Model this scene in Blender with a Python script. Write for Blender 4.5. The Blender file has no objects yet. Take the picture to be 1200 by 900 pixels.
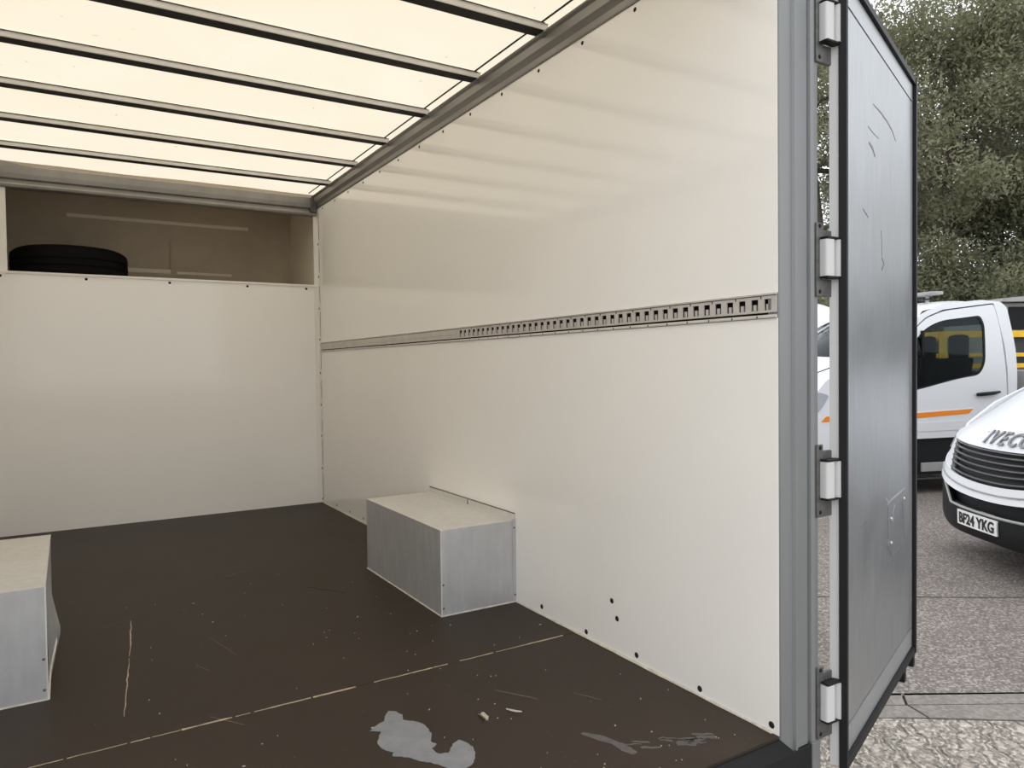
import bpy, bmesh, math, random
import numpy as np
from mathutils import Vector, Matrix
from mathutils.geometry import delaunay_2d_cdt

# ------------------------------------------------------------------ camera, sky, exposure
sc = bpy.context.scene
COL = sc.collection
YAW, PITCH, ROLL, FPX = 0.5466, -0.0256, -0.0125, 855.99
cam = bpy.data.cameras.new('camera')
cam.sensor_width = 36.0
cam.lens = FPX / 1200 * 36
cam.clip_start = 0.02
camo = bpy.data.objects.new('camera', cam)
COL.objects.link(camo)
camo.matrix_world = (Matrix.Translation((0, 0, 0.95)) @ Matrix.Rotation(-YAW, 4, 'Z')
                     @ Matrix.Rotation(math.pi / 2 + PITCH, 4, 'X') @ Matrix.Rotation(ROLL, 4, 'Z'))
sc.camera = camo

world = bpy.data.worlds.new('overcast')
sc.world = world
world.use_nodes = True
bg = world.node_tree.nodes['Background']
bg.inputs['Color'].default_value = (0.95, 0.98, 1.02, 1)
bg.inputs['Strength'].default_value = 1.0
sc.view_settings.view_transform = 'Standard'
sc.view_settings.look = 'None'
sc.view_settings.gamma = 1
sc.view_settings.use_curve_mapping = False
sc.view_settings.exposure = 0.79
sc.cycles.max_bounces = 12
sc.cycles.diffuse_bounces = 7
sc.cycles.transparent_max_bounces = 12

RND = random.Random(5)

# ------------------------------------------------------------------ materials
def _new(name):
    m = bpy.data.materials.new(name)
    m.use_nodes = True
    nt = m.node_tree
    return m, nt, nt.nodes['Principled BSDF']

def mat(name, col, rough=0.5, metal=0.0, spec=0.5, var=0.0, vscale=3.0, bump=0.0, bscale=40.0,
        col2=None, stretch=(1, 1, 1), rvar=0.0, coat=0.0):
    m, nt, b = _new(name)
    N, L = nt.nodes, nt.links
    b.inputs['Base Color'].default_value = (*col, 1)
    b.inputs['Roughness'].default_value = rough
    b.inputs['Metallic'].default_value = metal
    b.inputs['Specular IOR Level'].default_value = spec
    if coat:
        b.inputs['Coat Weight'].default_value = coat
        b.inputs['Coat Roughness'].default_value = 0.04
    if var or bump or rvar or col2:
        tc = N.new('ShaderNodeTexCoord')
        mp = N.new('ShaderNodeMapping')
        mp.inputs['Scale'].default_value = stretch
        L.new(tc.outputs['Object'], mp.inputs['Vector'])
    if var or col2:
        n = N.new('ShaderNodeTexNoise')
        n.inputs['Scale'].default_value = vscale
        n.inputs['Detail'].default_value = 6
        n.inputs['Roughness'].default_value = 0.65
        L.new(mp.outputs['Vector'], n.inputs['Vector'])
        r = N.new('ShaderNodeValToRGB')
        r.color_ramp.elements[0].position = 0.3
        r.color_ramp.elements[1].position = 0.7
        c2 = col2 if col2 else tuple(min(1, c * (1 + var)) for c in col)
        c1 = tuple(c * (1 - var) for c in col)
        r.color_ramp.elements[0].color = (*c1, 1)
        r.color_ramp.elements[1].color = (*c2, 1)
        L.new(n.outputs['Fac'], r.inputs['Fac'])
        L.new(r.outputs['Color'], b.inputs['Base Color'])
        if rvar:
            mr = N.new('ShaderNodeMapRange')
            mr.inputs['To Min'].default_value = max(0.02, rough - rvar)
            mr.inputs['To Max'].default_value = rough + rvar
            L.new(n.outputs['Fac'], mr.inputs['Value'])
            L.new(mr.outputs['Result'], b.inputs['Roughness'])
    if bump:
        n2 = N.new('ShaderNodeTexNoise')
        n2.inputs['Scale'].default_value = bscale
        n2.inputs['Detail'].default_value = 3
        L.new(mp.outputs['Vector'], n2.inputs['Vector'])
        bp = N.new('ShaderNodeBump')
        bp.inputs['Strength'].default_value = bump
        bp.inputs['Distance'].default_value = 0.01
        L.new(n2.outputs['Fac'], bp.inputs['Height'])
        L.new(bp.outputs['Normal'], b.inputs['Normal'])
    return m

M = {}
M['wall'] = mat('white_laminate', (0.935, 0.91, 0.868), rough=0.085, spec=0.5, var=0.015, vscale=1.2, bump=0.03, bscale=2.2)
M['wall_trim'] = mat('white_trim', (0.88, 0.85, 0.79), rough=0.35)
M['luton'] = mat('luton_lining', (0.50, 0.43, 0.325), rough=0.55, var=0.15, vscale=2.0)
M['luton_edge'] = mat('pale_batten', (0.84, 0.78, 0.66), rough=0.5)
M['post'] = mat('post_aluminium', (0.245, 0.25, 0.25), rough=0.5, metal=0.45, var=0.1, vscale=5, stretch=(1, 1, 0.15), rvar=0.1)
M['rail_plate'] = mat('rail_plate', (0.58, 0.55, 0.51), rough=0.4, metal=0.25, var=0.1, vscale=12)
M['bow_shade_and_gasket'] = mat('black_shade_and_gasket', (0.02, 0.018, 0.016), rough=0.6, spec=0.2)  # black of the roof gaskets, and of the shade painted under the bows
M['alu'] = mat('aluminium', (0.50, 0.50, 0.49), rough=0.42, metal=0.65, var=0.12, vscale=5, stretch=(1, 1, 0.15), rvar=0.1)
M['alu_rail'] = mat('aluminium_rail', (0.29, 0.28, 0.26), rough=0.4, metal=0.55, var=0.15, vscale=6, stretch=(1, .2, 1), rvar=0.1)
M['steel_dark'] = mat('dark_steel', (0.16, 0.155, 0.15), rough=0.5, metal=0.6, var=0.3, vscale=30)
M['bow'] = mat('roof_bow_steel', (0.82, 0.80, 0.76), rough=0.4, metal=0.1, var=0.1, vscale=8)
M['black'] = mat('black_rubber', (0.012, 0.012, 0.013), rough=0.55, spec=0.25)
M['rivet'] = mat('dark_rivet', (0.015, 0.013, 0.011), rough=0.6, spec=0.2)
M['white_plastic'] = mat('white_hinge_cover', (0.60, 0.60, 0.585), rough=0.35)
M['sealant'] = mat('sealant', (0.62, 0.58, 0.49), rough=0.6, var=0.25, vscale=30)
M['tyre'] = mat('tyre_rubber', (0.006, 0.006, 0.006), rough=0.8, spec=0.1)
M['paint_white'] = mat('vehicle_white', (0.735, 0.745, 0.765), rough=0.35, spec=0.4, coat=0.15)
M['plastic_black'] = mat('black_trim', (0.009, 0.010, 0.011), rough=0.5, spec=0.2)
M['plastic_grey'] = mat('grey_trim', (0.05, 0.052, 0.055), rough=0.45, spec=0.3)
M['orange'] = mat('orange_stripe', (0.85, 0.25, 0.008), rough=0.35)
M['yellow'] = mat('yellow_paint', (0.85, 0.50, 0.02), rough=0.4, var=0.12, vscale=6)
M['letter'] = mat('shade_dark_chrome', (0.20, 0.205, 0.21), rough=0.2, metal=0.9)  # chrome toned dark to stand for the shadowed letter edges
M['chrome'] = mat('chrome', (0.62, 0.63, 0.65), rough=0.15, metal=1.0)
M['seat'] = mat('dark_seat', (0.008, 0.009, 0.011), rough=0.85, spec=0.15)
M['amber'] = mat('amber_lens', (0.8, 0.3, 0.03), rough=0.2)
M['lens'] = mat('lamp_lens', (0.45, 0.47, 0.5), rough=0.08, metal=0.3, spec=0.8)
M['plate'] = mat('plate_white', (0.85, 0.85, 0.84), rough=0.4)
M['plate_txt'] = mat('plate_letters', (0.01, 0.01, 0.01), rough=0.4)
M['grey_roof'] = mat('grey_sheet', (0.34, 0.34, 0.33), rough=0.5, var=0.15)
M['bark'] = mat('bark', (0.10, 0.085, 0.065), rough=0.9, var=0.4, vscale=8, bump=0.6, bscale=20)
M['chip'] = mat('wood_chip', (0.50, 0.45, 0.36), rough=0.8)
M['splash'] = mat('grey_paint_patch', (0.225, 0.228, 0.236), rough=0.6, var=0.16, vscale=18)
M['scar'] = mat('worn_wood', (0.46, 0.37, 0.25), rough=0.75, var=0.4, vscale=40)
M['scratch'] = mat('floor_scratch', (0.14, 0.105, 0.07), rough=0.8)
M['scuff'] = mat('grey_scuff', (0.10, 0.09, 0.08), rough=0.7, var=0.3, vscale=40)
M['door_scratch'] = mat('door_scratch', (0.14, 0.14, 0.148), rough=0.5)
M['door_scar'] = mat('door_scar', (0.50, 0.51, 0.52), rough=0.35, metal=0.5)

def galv_mat(name, base, rough, metal):
    m, nt, b = _new(name)
    N, L = nt.nodes, nt.links
    tc = N.new('ShaderNodeTexCoord')
    n1 = N.new('ShaderNodeTexNoise'); n1.inputs['Scale'].default_value = 5; n1.inputs['Detail'].default_value = 8
    n1.inputs['Roughness'].default_value = 0.7
    mp = N.new('ShaderNodeMapping'); mp.inputs['Scale'].default_value = (14, 14, 3)
    n2 = N.new('ShaderNodeTexNoise'); n2.inputs['Scale'].default_value = 2.5; n2.inputs['Detail'].default_value = 4
    L.new(tc.outputs['Object'], n1.inputs['Vector'])
    L.new(tc.outputs['Object'], mp.inputs['Vector']); L.new(mp.outputs['Vector'], n2.inputs['Vector'])
    ad = N.new('ShaderNodeMath'); ad.operation = 'ADD'
    L.new(n1.outputs['Fac'], ad.inputs[0]); L.new(n2.outputs['Fac'], ad.inputs[1])
    r = N.new('ShaderNodeValToRGB')
    r.color_ramp.elements[0].position = 0.35; r.color_ramp.elements[1].position = 0.65
    hf = N.new('ShaderNodeMath'); hf.operation = 'MULTIPLY'; hf.inputs[1].default_value = 0.5
    L.new(ad.outputs[0], hf.inputs[0]); L.new(hf.outputs[0], r.inputs['Fac'])
    r.color_ramp.elements[0].color = (*[c * 0.90 for c in base], 1)
    r.color_ramp.elements[1].color = (*[min(1, c * 1.08) for c in base], 1)
    L.new(r.outputs['Color'], b.inputs['Base Color'])
    mr = N.new('ShaderNodeMapRange'); mr.inputs['To Min'].default_value = rough - .08; mr.inputs['To Max'].default_value = rough + .12
    L.new(n1.outputs['Fac'], mr.inputs['Value']); L.new(mr.outputs['Result'], b.inputs['Roughness'])
    b.inputs['Metallic'].default_value = metal
    return m
M['galv'] = galv_mat('galvanised_sheet', (0.56, 0.56, 0.565), 0.42, 0.5)
M['galv_top'] = galv_mat('painted_sheet', (0.70, 0.68, 0.64), 0.42, 0.12)
M['door_skin'] = galv_mat('door_skin', (0.35, 0.362, 0.373), 0.36, 0.75)
M['door_frame'] = mat('door_frame', (0.38, 0.39, 0.40), rough=0.38, metal=0.6)

def floor_mat():
    m, nt, b = _new('phenolic_floor')
    N, L = nt.nodes, nt.links
    tc = N.new('ShaderNodeTexCoord')
    n1 = N.new('ShaderNodeTexNoise'); n1.inputs['Scale'].default_value = 1.6; n1.inputs['Detail'].default_value = 8
    n1.inputs['Roughness'].default_value = 0.7
    L.new(tc.outputs['Object'], n1.inputs['Vector'])
    r = N.new('ShaderNodeValToRGB')
    r.color_ramp.elements[0].position = 0.3; r.color_ramp.elements[1].position = 0.72
    r.color_ramp.elements[0].color = (0.029, 0.0195, 0.0135, 1); r.color_ramp.elements[1].color = (0.044, 0.031, 0.0215, 1)
    L.new(n1.outputs['Fac'], r.inputs['Fac'])
    # fine pale dust specks
    n2 = N.new('ShaderNodeTexNoise'); n2.inputs['Scale'].default_value = 85; n2.inputs['Detail'].default_value = 2
    L.new(tc.outputs['Object'], n2.inputs['Vector'])
    r2 = N.new('ShaderNodeValToRGB')
    r2.color_ramp.elements[0].position = 0.74; r2.color_ramp.elements[1].position = 0.78
    L.new(n2.outputs['Fac'], r2.inputs['Fac'])
    mx = N.new('ShaderNodeMix'); mx.data_type = 'RGBA'
    L.new(r2.outputs['Color'], mx.inputs['Factor'])
    L.new(r.outputs['Color'], mx.inputs['A']); mx.inputs['B'].default_value = (0.10, 0.078, 0.056, 1)
    L.new(mx.outputs['Result'], b.inputs['Base Color'])
    mr = N.new('ShaderNodeMapRange'); mr.inputs['To Min'].default_value = 0.42; mr.inputs['To Max'].default_value = 0.62
    L.new(n1.outputs['Fac'], mr.inputs['Value']); L.new(mr.outputs['Result'], b.inputs['Roughness'])
    b.inputs['Specular IOR Level'].default_value = 0.25
    return m
M['floor'] = floor_mat()

def roof_mat():
    m = bpy.data.materials.new('translucent_roof'); m.use_nodes = True
    nt = m.node_tree; N, L = nt.nodes, nt.links
    N.remove(N['Principled BSDF'])
    out = N['Material Output']
    tc = N.new('ShaderNodeTexCoord')
    n = N.new('ShaderNodeTexNoise'); n.inputs['Scale'].default_value = 2.0; n.inputs['Detail'].default_value = 6
    L.new(tc.outputs['Object'], n.inputs['Vector'])
    r = N.new('ShaderNodeValToRGB')
    r.color_ramp.elements[0].position = 0.3; r.color_ramp.elements[1].position = 0.7
    r.color_ramp.elements[0].color = (0.765, 0.665, 0.51, 1); r.color_ramp.elements[1].color = (0.795, 0.70, 0.555, 1)
    L.new(n.outputs['Fac'], r.inputs['Fac'])
    # small dirt spots lying on the sheet
    n2 = N.new('ShaderNodeTexNoise'); n2.inputs['Scale'].default_value = 26; n2.inputs['Detail'].default_value = 3
    L.new(tc.outputs['Object'], n2.inputs['Vector'])
    r2 = N.new('ShaderNodeValToRGB')
    r2.color_ramp.elements[0].position = 0.70; r2.color_ramp.elements[1].position = 0.76
    L.new(n2.outputs['Fac'], r2.inputs['Fac'])
    mx = N.new('ShaderNodeMix'); mx.data_type = 'RGBA'
    L.new(r2.outputs['Color'], mx.inputs['Factor'])
    L.new(r.outputs['Color'], mx.inputs['A']); mx.inputs['B'].default_value = (0.55, 0.47, 0.34, 1)
    tr = N.new('ShaderNodeBsdfTranslucent'); df = N.new('ShaderNodeBsdfDiffuse')
    L.new(mx.outputs['Result'], tr.inputs['Color']); L.new(mx.outputs['Result'], df.inputs['Color'])
    ms = N.new('ShaderNodeMixShader'); ms.inputs['Fac'].default_value = 0.24
    L.new(tr.outputs[0], ms.inputs[1]); L.new(df.outputs[0], ms.inputs[2])
    L.new(ms.outputs[0], out.inputs['Surface'])
    return m
M['roof'] = roof_mat()

def glass_mat(name, tint, gl=0.06):
    m = bpy.data.materials.new(name); m.use_nodes = True
    nt = m.node_tree; N, L = nt.nodes, nt.links
    N.remove(N['Principled BSDF']); out = N['Material Output']
    t = N.new('ShaderNodeBsdfTransparent'); t.inputs['Color'].default_value = (*tint, 1)
    g = N.new('ShaderNodeBsdfGlossy'); g.inputs['Roughness'].default_value = 0.02
    g.inputs['Color'].default_value = (0.9, 0.95, 1, 1)
    fr = N.new('ShaderNodeFresnel'); fr.inputs['IOR'].default_value = 1.22
    ms = N.new('ShaderNodeMixShader')
    L.new(fr.outputs[0], ms.inputs['Fac']); L.new(t.outputs[0], ms.inputs[1]); L.new(g.outputs[0], ms.inputs[2])
    L.new(ms.outputs[0], out.inputs['Surface'])
    return m
M['glass'] = glass_mat('tinted_glass', (0.42, 0.47, 0.46))

def ground_mat(name, c1, c2, c3, scale, bump, groove=False, dist=0.01):
    m, nt, b = _new(name)
    N, L = nt.nodes, nt.links
    tc = N.new('ShaderNodeTexCoord')
    v = N.new('ShaderNodeTexVoronoi'); v.inputs['Scale'].default_value = scale
    L.new(tc.outputs['Object'], v.inputs['Vector'])
    n1 = N.new('ShaderNodeTexNoise'); n1.inputs['Scale'].default_value = 0.55; n1.inputs['Detail'].default_value = 8
    n1.inputs['Roughness'].default_value = 0.65
    L.new(tc.outputs['Object'], n1.inputs['Vector'])
    sp = N.new('ShaderNodeSeparateColor'); L.new(v.outputs['Color'], sp.inputs['Color'])
    r = N.new('ShaderNodeValToRGB')
    r.color_ramp.elements[0].position = 0.1; r.color_ramp.elements[0].color = (*c1, 1)
    r.color_ramp.elements[1].position = 0.6; r.color_ramp.elements[1].color = (*c2, 1)
    e = r.color_ramp.elements.new(0.97); e.color = (*c3, 1)
    L.new(sp.outputs['Red'], r.inputs['Fac'])
    r1 = N.new('ShaderNodeValToRGB')
    r1.color_ramp.elements[0].position = 0.3; r1.color_ramp.elements[0].color = (0.72, 0.70, 0.68, 1)
    r1.color_ramp.elements[1].position = 0.7; r1.color_ramp.elements[1].color = (1.1, 1.1, 1.1, 1)
    L.new(n1.outputs['Fac'], r1.inputs['Fac'])
    mx = N.new('ShaderNodeMix'); mx.data_type = 'RGBA'; mx.blend_type = 'MULTIPLY'
    mx.inputs['Factor'].default_value = 1
    L.new(r.outputs['Color'], mx.inputs['A']); L.new(r1.outputs['Color'], mx.inputs['B'])
    L.new(mx.outputs['Result'], b.inputs['Base Color'])
    b.inputs['Roughness'].default_value = 0.85
    n3 = N.new('ShaderNodeTexNoise'); n3.inputs['Scale'].default_value = scale * 0.6; n3.inputs['Detail'].default_value = 4
    L.new(tc.outputs['Object'], n3.inputs['Vector'])
    bp = N.new('ShaderNodeBump'); bp.inputs['Strength'].default_value = bump; bp.inputs['Distance'].default_value = dist
    L.new(n3.outputs['Fac'], bp.inputs['Height'])
    if groove:
        mp = N.new('ShaderNodeMapping'); mp.inputs['Rotation'].default_value = (0, 0, math.radians(50))
        L.new(tc.outputs['Object'], mp.inputs['Vector'])
        w = N.new('ShaderNodeTexWave'); w.inputs['Scale'].default_value = 4.6; w.inputs['Distortion'].default_value = 7
        w.inputs['Detail'].default_value = 3; w.inputs['Detail Scale'].default_value = 2.5
        L.new(mp.outputs['Vector'], w.inputs['Vector'])
        b2 = N.new('ShaderNodeBump'); b2.inputs['Strength'].default_value = 1.0; b2.inputs['Distance'].default_value = 0.03
        L.new(w.outputs['Fac'], b2.inputs['Height']); L.new(bp.outputs['Normal'], b2.inputs['Normal'])
        L.new(b2.outputs['Normal'], b.inputs['Normal'])
    else:
        L.new(bp.outputs['Normal'], b.inputs['Normal'])
    return m
M['tarmac'] = ground_mat('tarmac', (0.138, 0.118, 0.104), (0.208, 0.18, 0.16), (0.40, 0.35, 0.32), 95, 0.8)
M['concrete'] = ground_mat('concrete_slab', (0.20, 0.178, 0.157), (0.245, 0.22, 0.195), (0.29, 0.262, 0.235), 60, 0.3)
M['grooved'] = ground_mat('grooved_concrete', (0.27, 0.236, 0.20), (0.42, 0.372, 0.318), (0.64, 0.575, 0.50), 60, 0.9, groove=True)
M['joint'] = mat('joint_dirt', (0.05, 0.045, 0.038), rough=0.95)

def leaf_mat(name, c1, c2):
    m = bpy.data.materials.new(name); m.use_nodes = True
    nt = m.node_tree; N, L = nt.nodes, nt.links
    N.remove(N['Principled BSDF']); out = N['Material Output']
    tc = N.new('ShaderNodeTexCoord')
    n = N.new('ShaderNodeTexNoise'); n.inputs['Scale'].default_value = 1.1; n.inputs['Detail'].default_value = 7
    n.inputs['Roughness'].default_value = 0.75
    L.new(tc.outputs['Object'], n.inputs['Vector'])
    r = N.new('ShaderNodeValToRGB')
    r.color_ramp.elements[0].position = 0.32; r.color_ramp.elements[0].color = (*c1, 1)
    r.color_ramp.elements[1].position = 0.68; r.color_ramp.elements[1].color = (*c2, 1)
    L.new(n.outputs['Fac'], r.inputs['Fac'])
    d = N.new('ShaderNodeBsdfDiffuse'); t = N.new('ShaderNodeBsdfTranslucent')
    L.new(r.outputs['Color'], d.inputs['Color']); L.new(r.outputs['Color'], t.inputs['Color'])
    ms = N.new('ShaderNodeMixShader'); ms.inputs['Fac'].default_value = 0.35
    L.new(d.outputs[0], ms.inputs[1]); L.new(t.outputs[0], ms.inputs[2])
    L.new(ms.outputs[0], out.inputs['Surface'])
    return m
M['leaf_a'] = leaf_mat('olive_leaves', (0.18, 0.18, 0.105), (0.35, 0.35, 0.23))
M['leaf_b'] = leaf_mat('grey_green_leaves', (0.22, 0.22, 0.165), (0.38, 0.375, 0.29))
M['leaf_c'] = leaf_mat('dark_leaves', (0.115, 0.12, 0.075), (0.25, 0.255, 0.16))

# ------------------------------------------------------------------ mesh helpers
FP = {}          # origin of each object in the frame it was built in

class MB:
    def __init__(s): s.v = []; s.f = []
    def add(s, v, f):
        o = len(s.v); s.v += [tuple(map(float, p)) for p in v]; s.f += [tuple(i + o for i in q) for q in f]; return s
    def box(s, lo, hi, bev=0.0):
        x0, y0, z0 = lo; x1, y1, z1 = hi
        if bev <= 0:
            v = [(x0, y0, z0), (x1, y0, z0), (x1, y1, z0), (x0, y1, z0), (x0, y0, z1), (x1, y0, z1), (x1, y1, z1), (x0, y1, z1)]
            return s.add(v, [(0, 3, 2, 1), (4, 5, 6, 7), (0, 1, 5, 4), (1, 2, 6, 5), (2, 3, 7, 6), (3, 0, 4, 7)])
        bm = bmesh.new()
        bmesh.ops.create_cube(bm, size=1)
        for w in bm.verts:
            w.co = Vector(((x0 + x1) / 2 + w.co.x * (x1 - x0), (y0 + y1) / 2 + w.co.y * (y1 - y0), (z0 + z1) / 2 + w.co.z * (z1 - z0)))
        b = min(bev, 0.45 * min(x1 - x0, y1 - y0, z1 - z0))
        bmesh.ops.bevel(bm, geom=list(bm.edges), offset=b, segments=2, affect='EDGES', profile=0.6)
        return s.bm(bm)
    def bm(s, bm):
        bm.verts.index_update()
        s.add([w.co[:] for w in bm.verts], [[w.index for w in q.verts] for q in bm.faces]); bm.free(); return s
    def prism(s, pts, axis, a, b):
        # pts: 2D polygon in the other two axes (cyclic order), extruded from a to b along axis
        def P(p, t):
            q = [0, 0, 0]; k = [i for i in range(3) if i != axis]
            q[k[0]] = p[0]; q[k[1]] = p[1]; q[axis] = t; return tuple(q)
        n = len(pts)
        v = [P(p, a) for p in pts] + [P(p, b) for p in pts]
        f = [tuple(range(n)), tuple(range(2 * n - 1, n - 1, -1))] + [(i, i + n, (i + 1) % n + n, (i + 1) % n) for i in range(n)]
        return s.add(v, f)
    def tube(s, path, r, n=8, caps=True):
        P = [Vector(p) for p in path]; v = []; f = []
        rr = r if isinstance(r, (list, tuple)) else [r] * len(P)
        up = Vector((0, 0, 1))
        for i, p in enumerate(P):
            t = (P[min(i + 1, len(P) - 1)] - P[max(i - 1, 0)]).normalized()
            a = up if abs(t.dot(up)) < 0.95 else Vector((1, 0, 0))
            x = t.cross(a).normalized(); y = x.cross(t)
            for k in range(n):
                an = 2 * math.pi * k / n
                v.append(tuple(p + (x * math.cos(an) + y * math.sin(an)) * rr[i]))
        for i in range(len(P) - 1):
            for k in range(n):
                f.append((i * n + k, i * n + (k + 1) % n, (i + 1) * n + (k + 1) % n, (i + 1) * n + k))
        if caps:
            f.append(tuple(range(n - 1, -1, -1))); f.append(tuple(range((len(P) - 1) * n, len(P) * n)))
        return s.add(v, f)
    def lathe(s, prof, c, axis='z', n=32, closed=False):
        v = []; f = []; m = len(prof)
        for k in range(n):
            a = 2 * math.pi * k / n
            for (r, h) in prof:
                x, y = r * math.cos(a), r * math.sin(a)
                v.append({'z': (c[0] + x, c[1] + y, c[2] + h), 'y': (c[0] + x, c[1] + h, c[2] + y), 'x': (c[0] + h, c[1] + x, c[2] + y)}[axis])
        for k in range(n):
            for i in range(m if closed else m - 1):
                f.append((k * m + i, ((k + 1) % n) * m + i, ((k + 1) % n) * m + (i + 1) % m, k * m + (i + 1) % m))
        return s.add(v, f)
    def grid(s, rows):
        nr, nc = len(rows), len(rows[0])
        return s.add([p for r in rows for p in r], [(i * nc + j, i * nc + j + 1, (i + 1) * nc + j + 1, (i + 1) * nc + j) for i in range(nr - 1) for j in range(nc - 1)])
    def build(s, name, m, parent=None, smooth=False, recalc=True, angle=None):
        return mk(name, s.v, s.f, m, parent, smooth, recalc)

def mk(name, v, f, m, parent=None, smooth=False, recalc=True):
    A = np.array(v, dtype=float)
    c = (A.min(0) + A.max(0)) / 2; c[2] = A[:, 2].min()
    me = bpy.data.meshes.new(name)
    me.from_pydata((A - c).tolist(), [], f)
    if recalc:
        bm = bmesh.new(); bm.from_mesh(me); bmesh.ops.recalc_face_normals(bm, faces=bm.faces); bm.to_mesh(me); bm.free()
    if smooth:
        me.polygons.foreach_set('use_smooth', [True] * len(me.polygons))
        try: me.set_sharp_from_angle(angle=math.radians(35))
        except Exception: pass
    me.materials.append(m if not isinstance(m, str) else M[m])
    o = bpy.data.objects.new(name, me); COL.objects.link(o)
    FP[o.name] = Vector(c)
    if parent is not None:
        o.parent = parent; o.location = Vector(c) - FP[parent.name]
    else:
        o.location = c
    return o

def inst(src, name, pos, parent, rot=None):
    """another object sharing the mesh of src, placed at pos in the build frame of parent"""
    o = bpy.data.objects.new(name, src.data); COL.objects.link(o)
    FP[o.name] = Vector(pos)
    o.parent = parent; o.location = Vector(pos) - FP[parent.name]
    if rot: o.rotation_euler = rot
    return o

def tag(o, label=None, cat=None, group=None, kind=None):
    if label: o['label'] = label
    if cat: o['category'] = cat
    if group: o['group'] = group
    if kind: o['kind'] = kind
    return o

def thing(name, label, cat, loc=(0, 0, 0), rz=0.0, local=False, group=None, kind=None):
    o = bpy.data.objects.new(name, None); COL.objects.link(o)
    o.empty_display_size = 0.1
    o.location = loc; o.rotation_euler = (0, 0, rz)
    FP[o.name] = Vector((0, 0, 0)) if local else Vector(loc)
    return tag(o, label, cat, group, kind)

def struct(o, label, cat='structure'):
    return tag(o, label, cat, None, 'structure')

def copy_tree(o, parent=None):
    c = o.copy(); COL.objects.link(c)
    if parent is not None: c.parent = parent
    FP[c.name] = FP.get(o.name, Vector((0, 0, 0))).copy()
    for ch in list(o.children): copy_tree(ch, c)
    return c

def pip(x, y, poly):
    ins = False; n = len(poly); j = n - 1
    for i in range(n):
        xi, yi = poly[i]; xj, yj = poly[j]
        if (yi > y) != (yj > y) and x < (xj - xi) * (y - yi) / (yj - yi) + xi: ins = not ins
        j = i
    return ins

def dens(poly, step):
    out = []
    for i in range(len(poly)):
        a = Vector(poly[i]); b = Vector(poly[(i + 1) % len(poly)])
        k = max(1, int(math.ceil((b - a).length / step)))
        out += [tuple(a + (b - a) * (q / k)) for q in range(k)]
    return out

def rounded(poly, r, n=5):
    out = []
    for i in range(len(poly)):
        p = Vector(poly[i]); a = Vector(poly[i - 1]) - p; b = Vector(poly[(i + 1) % len(poly)]) - p
        d = min(r if not isinstance(r, (list, tuple)) else r[i], a.length * .45, b.length * .45)
        A = p + a.normalized() * d; B = p + b.normalized() * d
        for k in range(n + 1):
            t = k / n
            out.append(tuple(A * (1 - t) ** 2 + p * 2 * t * (1 - t) + B * t * t))
    return out

def sheet(outline, holes, fn, nrm, thick, step=0.12):
    """a curved panel: 2D outline with holes, mapped to 3D by fn, given thickness along nrm"""
    o = dens(outline, step); hs = [dens(h, step) for h in holes]
    v = list(o); e = [(i, (i + 1) % len(o)) for i in range(len(o))]
    for h in hs:
        k = len(v); v += h; e += [(k + i, k + (i + 1) % len(h)) for i in range(len(h))]
    xs = [p[0] for p in o]; ys = [p[1] for p in o]
    gx = np.arange(min(xs) + step / 2, max(xs), step); gy = np.arange(min(ys) + step / 2, max(ys), step)
    for x in gx:
        for y in gy:
            if pip(x, y, o) and not any(pip(x, y, h) for h in hs): v.append((float(x), float(y)))
    r = delaunay_2d_cdt([Vector(p) for p in v], e, [], 0, 1e-5)
    vs = [tuple(p) for p in r[0]]; fs = []
    for t in r[2]:
        cx = sum(vs[i][0] for i in t) / 3; cy = sum(vs[i][1] for i in t) / 3
        if pip(cx, cy, o) and not any(pip(cx, cy, h) for h in hs): fs.append(tuple(t))
    P = [Vector(fn(*p)) for p in vs]; n = len(P); d = Vector(nrm) * thick
    cnt = {}
    for t in fs:
        for i in range(len(t)):
            a, b = t[i], t[(i + 1) % len(t)]
            cnt.setdefault((min(a, b), max(a, b)), []).append((a, b))
    F = list(fs) + [tuple(i + n for i in reversed(t)) for t in fs]
    F += [(q[0][1], q[0][0], q[0][0] + n, q[0][1] + n) for q in cnt.values() if len(q) == 1]
    mb = MB(); mb.add([tuple(p) for p in P] + [tuple(p + d) for p in P], F)
    return mb

# ------------------------------------------------------------------ the van body: main dimensions
XL, XR, YR, YB = -0.40, 1.5206, 1.2166, 5.0973
ZG = -0.55                          # yard level below the load floor
CP, SP_ = math.cos(YAW), math.sin(YAW)
def yard(r, d, z=0.0):              # yard frame: r along the parked row, d across it, z above the yard
    return (r * CP + d * SP_, -r * SP_ + d * CP, ZG + z)

# ---- floor
fl = MB().box((XL, YR - 0.005, -0.07), (XR, YB, -0.0185)).build('floor', 'plastic_black')
struct(fl, 'dark brown phenolic plywood load floor of the van', 'floor')
YJ = 2.083
for y0, y1 in ((YR, YJ - 0.0015), (YJ + 0.0015, YB)):
    MB().box((XL, y0, -0.018), (XR, y1, 0.0), 0.0012).build('floor_sheet', 'floor', fl)
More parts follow.
